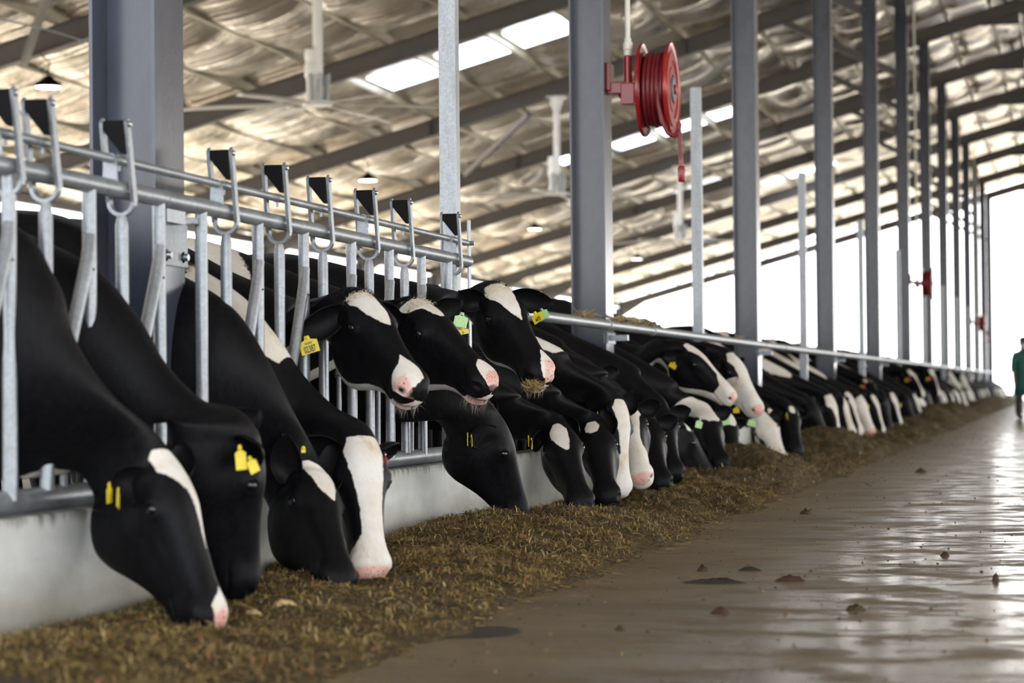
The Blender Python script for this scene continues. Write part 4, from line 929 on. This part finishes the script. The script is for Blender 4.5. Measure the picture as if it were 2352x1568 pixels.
# ---------- far cows: a few kinds copied along the rail
protos = []
kinds = [('none', 'far black cow among the small heads near the end of the rail'), ('thin', 'far cow with a white blaze among the small heads near the end of the rail'), ('white', 'far pale-faced cow among the small heads near the end of the rail'), ('none', 'far black cow among the small heads near the end of the rail')]
yy = 44.0; k = 0
while yy < 111:
    if any(abs(yy-y_) < .6 for y_ in YS) or any(abs(yy-yn(n_)) < .3 for n_ in range(1, 14)): yy += .1; continue
    q = k % 4
    if len(protos) <= q:
        nz = Vector((-2.5, yy, .12)); pl = Vector((-2.72, yy+.05, .62)); uv = None
        g = cow_geometry(pl, pl+(nz-pl).normalized()*LHEAD, yy, .35, 1., (), None, 0, 0, PAT[kinds[q][0]]+BODY[q], [])
        root = thing('dairy_cow', kinds[q][1], 'cow', (-3.6, yy, 0), 'far cows at the feed line: '+kinds[q][0])
        mesh_np('body', g['V']-np.array(root.location), g['F'], M['coat'], root, True, dict(white=g['white'], pink=g['pink'], dark=g['dark'])); protos.append((root, yy))
    else:
        r0_, y_ = protos[q]; c = copy_tree(r0_); c.location = r0_.location+Vector((rnd.uniform(-.08, .08), yy-y_, 0))
    yy += .78+rnd.uniform(-.06, .1); k += 1
# ================================================================== feed
def vnoise(x, y, seed):
    r = np.random.RandomState(seed); T_ = r.rand(256, 256); xi = np.floor(x).astype(int); yi = np.floor(y).astype(int); fx = x-xi; fy = y-yi
    fx = fx*fx*(3-2*fx); fy = fy*fy*(3-2*fy); g = lambda a, b: T_[a % 256, b % 256]
    return (g(xi, yi)*(1-fx)+g(xi+1, yi)*fx)*(1-fy)+(g(xi, yi+1)*(1-fx)+g(xi+1, yi+1)*fx)*fy-.5
def feed_h(x, y):
    edge = -1.80+.13*vnoise(y*1.1, y*0+3, 5)+.10*vnoise(y*3.1, y*0+9, 6)
    t = np.clip((edge-x)/(edge+2.95), 0, 1)
    prof = np.sin(np.pi*np.clip(t, 0, 1)**.8*.78)            # rises to a ridge then dips toward the curb
    h = .07+.22*np.clip(.35+1.5*vnoise(y*.55+4, x*.8, 11), 0, 1)+.13*np.clip(vnoise(y*1.25, x*1.4+7, 12)+.1, 0, 1)
    h = h*prof*1.12
    h += (.075*vnoise(x*5, y*5, 13)+.065*vnoise(x*11, y*11, 14)+.036*vnoise(x*26, y*26, 15)+.018*vnoise(x*60, y*60, 16))*np.clip(t*7, 0, 1)
    near = np.interp(y, [6.6, 7.6, 8.6, 10.4, 12.0, 14.5, 17.0], [.30, .40, .50, .50, .62, .84, 1.0])
    h = h*near*.95
    for q in NOSES:
        if q.z < .35:
            m_ = np.abs(y-q.y) < .5
            if m_.any():
                rr_ = np.hypot((x[m_]-q.x)/1.2, y[m_]-q.y+.06); h[m_] = np.minimum(h[m_], max(q.z-.06, .012)+np.clip(rr_-.09, 0, 9)*.75)
    return np.where(t > 0, np.maximum(h, .0)*np.clip(t*14, 0, 1), 0)-.004
def grid(y0, y1, dy, x0, x1, dx):
    yv = np.arange(y0, y1+dy*.5, dy); xv = np.arange(x0, x1+dx*.5, dx); Xg, Yg = np.meshgrid(xv, yv); Zg = feed_h(Xg, Yg)
    n1, n2 = Xg.shape; idx = np.arange(n1*n2).reshape(n1, n2)
    Fq = np.stack([idx[:-1, :-1], idx[:-1, 1:], idx[1:, 1:], idx[1:, :-1]], -1).reshape(-1, 4)
    zq = Zg.reshape(-1)[Fq].max(1); Fq = Fq[zq > -.003]
    return np.stack([Xg, Yg, Zg], -1).reshape(-1, 3), Fq
V = []; Fc = []; off = 0
for (a, b, dy, dx) in ((4.6, 15, .016, .016), (15, 32, .035, .03), (32, 112, .12, .06)):
    v, f_ = grid(a, b, dy, -2.945, -1.62, dx); V.append(v); Fc.append(f_+off); off += len(v)
V = np.concatenate(V); Fc = np.concatenate(Fc); nV = len(V)
r = np.random.RandomState(21)
def strands(n, ylo, yhi, ln, wd, spill):
    y = ylo*(yhi/ylo)**r.rand(n); x = -2.93+1.3*r.rand(n)
    h = feed_h(x, y); ok = (h > .0) | (r.rand(n) < spill*np.exp(-np.clip(x+1.98, 0, 9)*9))
    x, y, h = x[ok], y[ok], np.maximum(h[ok], 0); n = len(x)
    az = r.rand(n)*2*np.pi; el = np.abs(r.randn(n))*.7*(h > .01)+.03; L_ = ln*(.35+r.rand(n)**1.6)
    D = np.stack([np.cos(az)*np.cos(el), np.sin(az)*np.cos(el), np.sin(el)], -1)
    sd = np.stack([-np.sin(az), np.cos(az), r.randn(n)*.4], -1); sd /= np.linalg.norm(sd, axis=1)[:, None]
    w_ = (wd*(.5+r.rand(n)**2*1.6))[:, None]; P = np.stack([x, y, h+.001+.012*r.rand(n)*(h > .01)], -1); Lc = L_[:, None]
    bend = np.stack([r.randn(n)*.15, r.randn(n)*.15, -.12-.2*r.rand(n)*(h > .01)], -1)*Lc
    P0 = P-D*Lc*.4; P0[:, 2] = np.maximum(P0[:, 2], h*.9+.0005); M1 = P+D*Lc*.1; E_ = P+D*Lc*.6+bend; E_[:, 2] = np.maximum(E_[:, 2], .001)
    VV = np.stack([P0-sd*w_*.5, P0+sd*w_*.5, M1+sd*w_*.5, M1-sd*w_*.5, E_+sd*w_*.3, E_-sd*w_*.3], 1).reshape(-1, 3)
    k = np.arange(n)*6; FF = np.concatenate([np.stack([k, k+1, k+2, k+3], -1), np.stack([k+3, k+2, k+4, k+5], -1)])
    hue = np.clip(r.beta(2, 2.4, n)+.0, 0, 1); hue = np.where(r.rand(n) < .03, 1., hue); return VV, FF, np.repeat(hue, 6)
VV, FF, HU = [], [], []; o2 = 0
for a in ((30000, 5.2, 9, .040, .0028, .35), (62000, 8.5, 16, .046, .0028, .35), (30000, 15, 30, .05, .0045, .3), (12000, 30, 70, .07, .009, .3)):
    v, f_, hu = strands(*a); VV.append(v); FF.append(f_+o2); HU.append(hu); o2 += len(v)
VV = np.concatenate(VV); FF = np.concatenate(FF); HU = np.concatenate(HU)
allV = np.concatenate([V, VV]); allF = np.concatenate([Fc, FF+nV])
me = bpy.data.meshes.new('feed_heap'); me.vertices.add(len(allV)); me.vertices.foreach_set('co', allV.astype(np.float32).ravel())
me.loops.add(len(allF)*4); me.loops.foreach_set('vertex_index', allF.astype(np.int32).ravel()); me.polygons.add(len(allF)); me.polygons.foreach_set('loop_start', np.arange(0, len(allF)*4, 4, dtype=np.int32))
mi = np.zeros(len(allF), np.int32); mi[len(Fc):] = 1; me.materials.append(M['feed']); me.materials.append(M['strand']); me.polygons.foreach_set('material_index', mi)
at = me.attributes.new('hue', 'FLOAT', 'POINT'); at.data.foreach_set('value', np.concatenate([np.zeros(nV), HU]).astype(np.float32)); me.update(calc_edges=True); me.validate()
o = bpy.data.objects.new('feed_heap', me); C.objects.link(o); tag(o, 'long heap of chopped brown-green silage along the curb', 'animal feed', kind='stuff')
# pale husks on the heap
def husk(u, v, L_, W_, a, lab):
    p = PZ(u, v, .13); z = float(feed_h(np.array([p.x]), np.array([p.y]))[0]); p = PZ(u, v, z+.008); mb = MB(); n = 12; V = []; rr = np.random.RandomState(int(u))
    for i in range(n+1):
        t = i/n; w_ = W_*math.sin(math.pi*(.08+.84*t))**.5*(1+.2*rr.randn()*.5)
        for j in range(8):
            q = 2*math.pi*j/8; V.append((L_*(t-.5), math.cos(q)*w_/2, math.sin(q)*w_*.22*(1+.25*rr.randn())+.015*math.sin(math.pi*t)))
    Fc = [(i*8+j, i*8+(j+1) % 8, (i+1)*8+(j+1) % 8, (i+1)*8+j) for i in range(n) for j in range(8)]+[tuple(range(8))[::-1], tuple(n*8+j for j in range(8))]
    o = mesh_np('corn_husk', V, Fc, M['husk'], None, True); o.location = (p.x, p.y, z+.012); o.rotation_euler = (.25, -.1, a); tag(o, lab, 'corn husk', 'pale husks on the feed')
husk(742, 1378, .115, .04, .35, 'long pale husk on the feed, rightmost of the three')
husk(652, 1396, .085, .035, .6, 'folded pale husk on the feed, middle one of the three')
husk(580, 1418, .07, .035, .1, 'small pale husk on the feed, nearest the first cow')
# hay left on the neck rail
rr = np.random.RandomState(5); V_ = []; F_ = []; HU = []
for (u, n) in ((1343, 70), (1420, 160), (1450, 70), (1490, 160), (1700, 20)):
    b = PX(u, 738+(u-1295)*.13, XF)
    for i in range(n):
        c = Vector((XF+rr.randn()*.015, b.y+rr.randn()*.16, 1.207+abs(rr.randn())*.012)); a = rr.rand()*6.28; d = Vector((math.cos(a), math.sin(a)*2, rr.randn()*.5-.25)).normalized()*.035*(.5+rr.rand()); s_ = Vector((0, 0, .0025))
        k = len(V_); V_ += [c-d-s_, c+d-s_, c+d+s_, c-d+s_]; F_.append((k, k+1, k+2, k+3)); HU += [rr.rand()*.8]*4
o = mesh_np('hay_wisps', V_, F_, M['strand'], None, False, dict(hue=HU)); tag(o, 'wisps of hay lying on the neck rail beside the second column', 'hay', kind='stuff')
# feed held in the mouth of the third raised cow
V_ = []; F_ = []; HU = []; b = PY(1226, 884, 10.90)
for i in range(260):
    c = b+Vector((rr.randn()*.022, rr.randn()*.03, rr.randn()*.010)); a = rr.rand()*6.28; d = Vector((math.cos(a), math.sin(a), rr.randn()*.6-.35)).normalized()*.016*(.5+rr.rand()); s_ = Vector((.0005, 0, .0011))
    k = len(V_); V_ += [c-d-s_, c+d-s_, c+d+s_, c-d+s_]; F_.append((k, k+1, k+2, k+3)); HU += [.35+rr.rand()*.5]*4
o = mesh_np('hay_mouthful', V_, F_, M['strand'], None, False, dict(hue=HU)); tag(o, 'mouthful of chopped hay held in the lips of the third raised cow', 'hay', kind='stuff')
# ------------------------------------------------------------------ clods and dung on the slab
def clod(u, v, L_, W_, h, mat, lab, nm='dung_patch', cat='dung', seed=1):
    p = PZ(u, v, 0); rr = np.random.RandomState(seed); n = 26; V = []; R_ = 6
    rad = 1+.22*np.array([sum(math.sin(k*2*math.pi*j/n+rr.rand()*6)/k for k in (2, 3, 5, 7)) for j in range(n)])*.6
    for i in range(R_):
        q = i/(R_-1)
        for j in range(n):
            t = 2*math.pi*j/n; z = h*(1-q**2.2)*(1+.25*rr.randn()*(i < R_-1))-.001*(i == R_-1)
            V.append((math.cos(t)*L_/2*q*rad[j], math.sin(t)*W_/2*q*rad[j], z))
    Fc = [(i*n+j, (i+1)*n+j, (i+1)*n+(j+1) % n, i*n+(j+1) % n) for i in range(R_-1) for j in range(n)]+[tuple((R_-1)*n+j for j in range(n))]
    o = mesh_np(nm, V, Fc, mat, None, True); o.location = (p.x, p.y, 0.001); tag(o, lab, cat)
clod(1640, 1338, .24, .14, .012, M['dung'], 'wide flat grey-black dung patch on the lane', seed=2)
clod(1815, 1334, .12, .08, .018, M['red_dirt'], 'red-brown crumbled clod right of the flat dung patch', 'dirt_clod', 'dirt', 3)
clod(1722, 1310, .10, .05, .012, M['dung'], 'thin dark smear of dung above the flat patch', seed=4)
clod(1614, 1311, .045, .04, .02, M['feed'], 'small round clod of feed left of the thin dark smear', 'feed_clod', 'feed', 5)
clod(2287, 1333, .028, .03, .022, M['red_dirt'], 'small dark brown clod near the right edge', 'dirt_clod', 'dirt', 6)
clod(1655, 1408, .06, .05, .016, M['red_dirt'], 'brown crumb clod in the lower middle of the lane', 'dirt_clod', 'dirt', 7)
clod(1850, 1180, .07, .06, .022, M['feed'], 'lump of feed dropped on the lane midway up', 'feed_clod', 'feed', 8)
clod(1423, 1447, .03, .03, .01, M['dung'], 'small black crumb near the lower left of the lane', 'dirt_clod', 'dirt', 9)
clod(1965, 1400, .07, .045, .014, M['feed'], 'flattened feed clod right of centre on the lane', 'feed_clod', 'feed', 10)
clod(2170, 1276, .04, .035, .014, M['red_dirt'], 'dark crumb at the edge of the shiny wet floor', 'dirt_clod', 'dirt', 11)
clod(2115, 1085, .10, .08, .03, M['feed'], 'far feed lump on the shiny lane', 'feed_clod', 'feed', 12)
wet = simple('wet_dark_slurry', (.03, .026, .02), .42, 0, .3, 10, Specular_IOR_Level=.25)
clod(1075, 1452, .34, .42, .002, wet, 'dark wet stain at the feed edge, nearest the camera', 'wet_patch', 'stain', 13)
clod(1225, 1352, .16, 1.1, .002, wet, 'dark wet stain trailing out of the feed edge', 'wet_patch', 'stain', 14)
rr = np.random.RandomState(8); V_ = []; F_ = []; HU = []
for i in range(5200):
    y = 5.2*(60/5.2)**rr.rand(); x = -1.95+rr.rand()**2.2*3.0 if rr.rand() < .75 else -1.9+rr.rand()*3.5
    s_ = .0018+.005*rr.rand()**5*(1+y*.06); k = len(V_); a = rr.rand()*3; c_, q_ = math.cos(a)*s_, math.sin(a)*s_
    V_ += [(x+c_, y+q_, 0), (x-q_, y+c_, 0), (x-c_, y-q_, 0), (x+q_, y-c_, 0), (x, y, s_*.9)]; F_ += [(k, k+1, k+4), (k+1, k+2, k+4), (k+2, k+3, k+4), (k+3, k, k+4)]; HU += [rr.beta(1., 4.)]*5
o = mesh_np('floor_crumbs', V_, F_, M['strand'], None, False, dict(hue=HU)); tag(o, 'scattered crumbs of feed and dirt on the lane', 'crumbs', kind='stuff')
# ================================================================== person far down the lane
def person():
    b = PZ(2340, 962, 0); X, Y = b.x+.12, b.y; r = thing('person', 'person in a dark green coat, cap and face mask standing far down the lane', 'person', (X, Y, 0))
    MG = simple('dark_green_cloth', (.008, .085, .075), .7, 0, .15, 6); MT = simple('dark_trousers', (.03, .028, .022), .7); SK = simple('brown_skin', (.16, .075, .045), .5); CP = simple('dark_cap', (.02, .022, .03), .7); MK = simple('pale_blue_mask', (.5, .58, .75), .7); BT = simple('rubber_boot', (.02, .02, .02), .4)
    def loft(name, secs, mat, n=20):   # (z, cx, cy, rx, ry)
        V = []; Fc = []
        for (z, cx, cy, rx_, ry_) in secs:
            for k in range(n): t = 2*math.pi*k/n; V.append((cx+math.cos(t)*rx_, cy+math.sin(t)*ry_, z))
        for i in range(len(secs)-1):
            for k in range(n): Fc.append((i*n+k, i*n+(k+1) % n, (i+1)*n+(k+1) % n, (i+1)*n+k))
        Fc += [tuple(range(n))[::-1], tuple((len(secs)-1)*n+k for k in range(n))]; return V, Fc
    # one continuous skin surface grown along a skeleton
    J = {'pel': (0, 0, .95), 'ch': (0, 0, 1.2), 'ts': (0, 0, 1.4), 'nk': (0, .0, 1.49), 'hd': (-.01, -.0, 1.58), 'tp': (-.01, 0, 1.68)}
    P = []; E = []; Rr = []
    def v(p, rr): P.append(p); Rr.append(rr); return len(P)-1
    pel = v((0, 0, .95), .13); ch = v((0, 0, 1.2), .125); ts = v((0, 0, 1.38), .13); nk = v((0, 0, 1.49), .058); hd = v((-.01, 0, 1.58), .08); tp = v((-.01, 0, 1.66), .082)
    E += [(pel, ch), (ch, ts), (ts, nk), (nk, hd), (hd, tp)]
    for s in (-1, 1):
        a = v((s*.1, 0, .86), .095); b_ = v((s*.11, -.01, .48), .058); c = v((s*.12, .01, .1), .045); d = v((s*.12, -.1, .045), .04); E += [(pel, a), (a, b_), (b_, c), (c, d)]
        a = v((s*.185, 0, 1.40), .062); b_ = v((s*.235, .0, 1.12), .045); c = v((s*.245, -.05, .88), .032); h = v((s*.245, -.065, .80), .034); E += [(ts, a), (a, b_), (b_, c), (c, h)]
        for q in range(4):
            k1 = v((s*(.245+0), -.085+.02*q*1.0-.01, .755), .0095); k2 = v((s*.243, -.09+.02*q-.008, .72-.004*abs(q-1.5)), .0085); E += [(h, k1), (k1, k2)]
        k1 = v((s*.23, -.105, .785), .010); k2 = v((s*.222, -.118, .755), .009); E += [(h, k1), (k1, k2)]
    me = bpy.data.meshes.new('body'); me.from_pydata(P, E, []); o = bpy.data.objects.new('tmpb', me); C.objects.link(o)
    md = o.modifiers.new('s', 'SKIN'); 
    if not me.skin_vertices: me.attributes.new('skin', 'FLOAT', 'POINT')
    for i, sv in enumerate(me.skin_vertices[0].data): sv.radius = (Rr[i], Rr[i]); sv.use_root = (i == 0)
    o.modifiers.new('u', 'SUBSURF').levels = 2
    dg = bpy.context.evaluated_depsgraph_get(); m2 = bpy.data.meshes.new_from_object(o.evaluated_get(dg)); bpy.data.objects.remove(o)
    m2.materials.clear(); m2.materials.append(SK); bo = bpy.data.objects.new('body', m2); C.objects.link(bo); bo.parent = r
    mb = MB(); mb.sph((-.01, 0, 1.64), .095, 20, 14, (.82, 1.0, 1.2)); mb.sph((-.01, -.1, 1.62), .018, 10, 8, (.8, 1.2, 1.3))
    for s in (-1, 1): mb.sph((-.01+s*.08, .01, 1.63), .026, 10, 8, (.4, .8, 1.2)); mb.sph((-.01+s*.032, -.088, 1.655), .011, 8, 6)
    hd_ = mb.build('head', SK, None, True); hd_.parent = r
    def put(name, VF, mat):
        o = mesh_np(name, VF[0], VF[1], mat, r, True); return o
    put('coat', loft('coat', [(.50, 0, .02, .235, .17), (.75, 0, .01, .215, .16), (.98, 0, 0, .19, .15), (1.15, 0, 0, .185, .145), (1.32, 0, 0, .215, .145), (1.41, 0, 0, .20, .125), (1.46, 0, 0, .13, .09), (1.495, 0, 0, .075, .07)], MG), MG)
    for s in (-1, 1):
        mb = MB(); mb.tube([(s*.17, 0, 1.41), (s*.215, .0, 1.30), (s*.24, 0, 1.12), (s*.248, -.02, 1.02)], [.07, .072, .062, .062], 14); o = mb.build('sleeve', MG, None, True); o.parent = r
        mb = MB(); mb.tube([(s*.1, 0, .80), (s*.11, 0, .5), (s*.12, .01, .12)], [.1, .082, .075], 14); o = mb.build('trouser_leg', MT, None, True); o.parent = r
        mb = MB(); mb.tube([(s*.12, .02, .32), (s*.12, .015, .12), (s*.12, -.0, .05)], [.072, .06, .06], 12); mb.sph((s*.12, -.07, .045), .06, 12, 8, (.8, 1.9, .75)); o = mb.build('boot', BT, None, True); o.parent = r
    mb = MB(); mb.sph((-.01, .0, 1.70), .098, 18, 10, (.9, 1.02, .8)); mb.box(-.07, .05, -.16, -.07, 1.685, 1.697); o = mb.build('cap', CP, None, True); o.parent = r
    mb = MB(); mb.sph((-.01, -.05, 1.58), .065, 14, 10, (.95, 1.0, .95)); o = mb.build('face_mask', MK, None, True); o.parent = r
    r.rotation_euler = (0, 0, math.radians(25))
person()
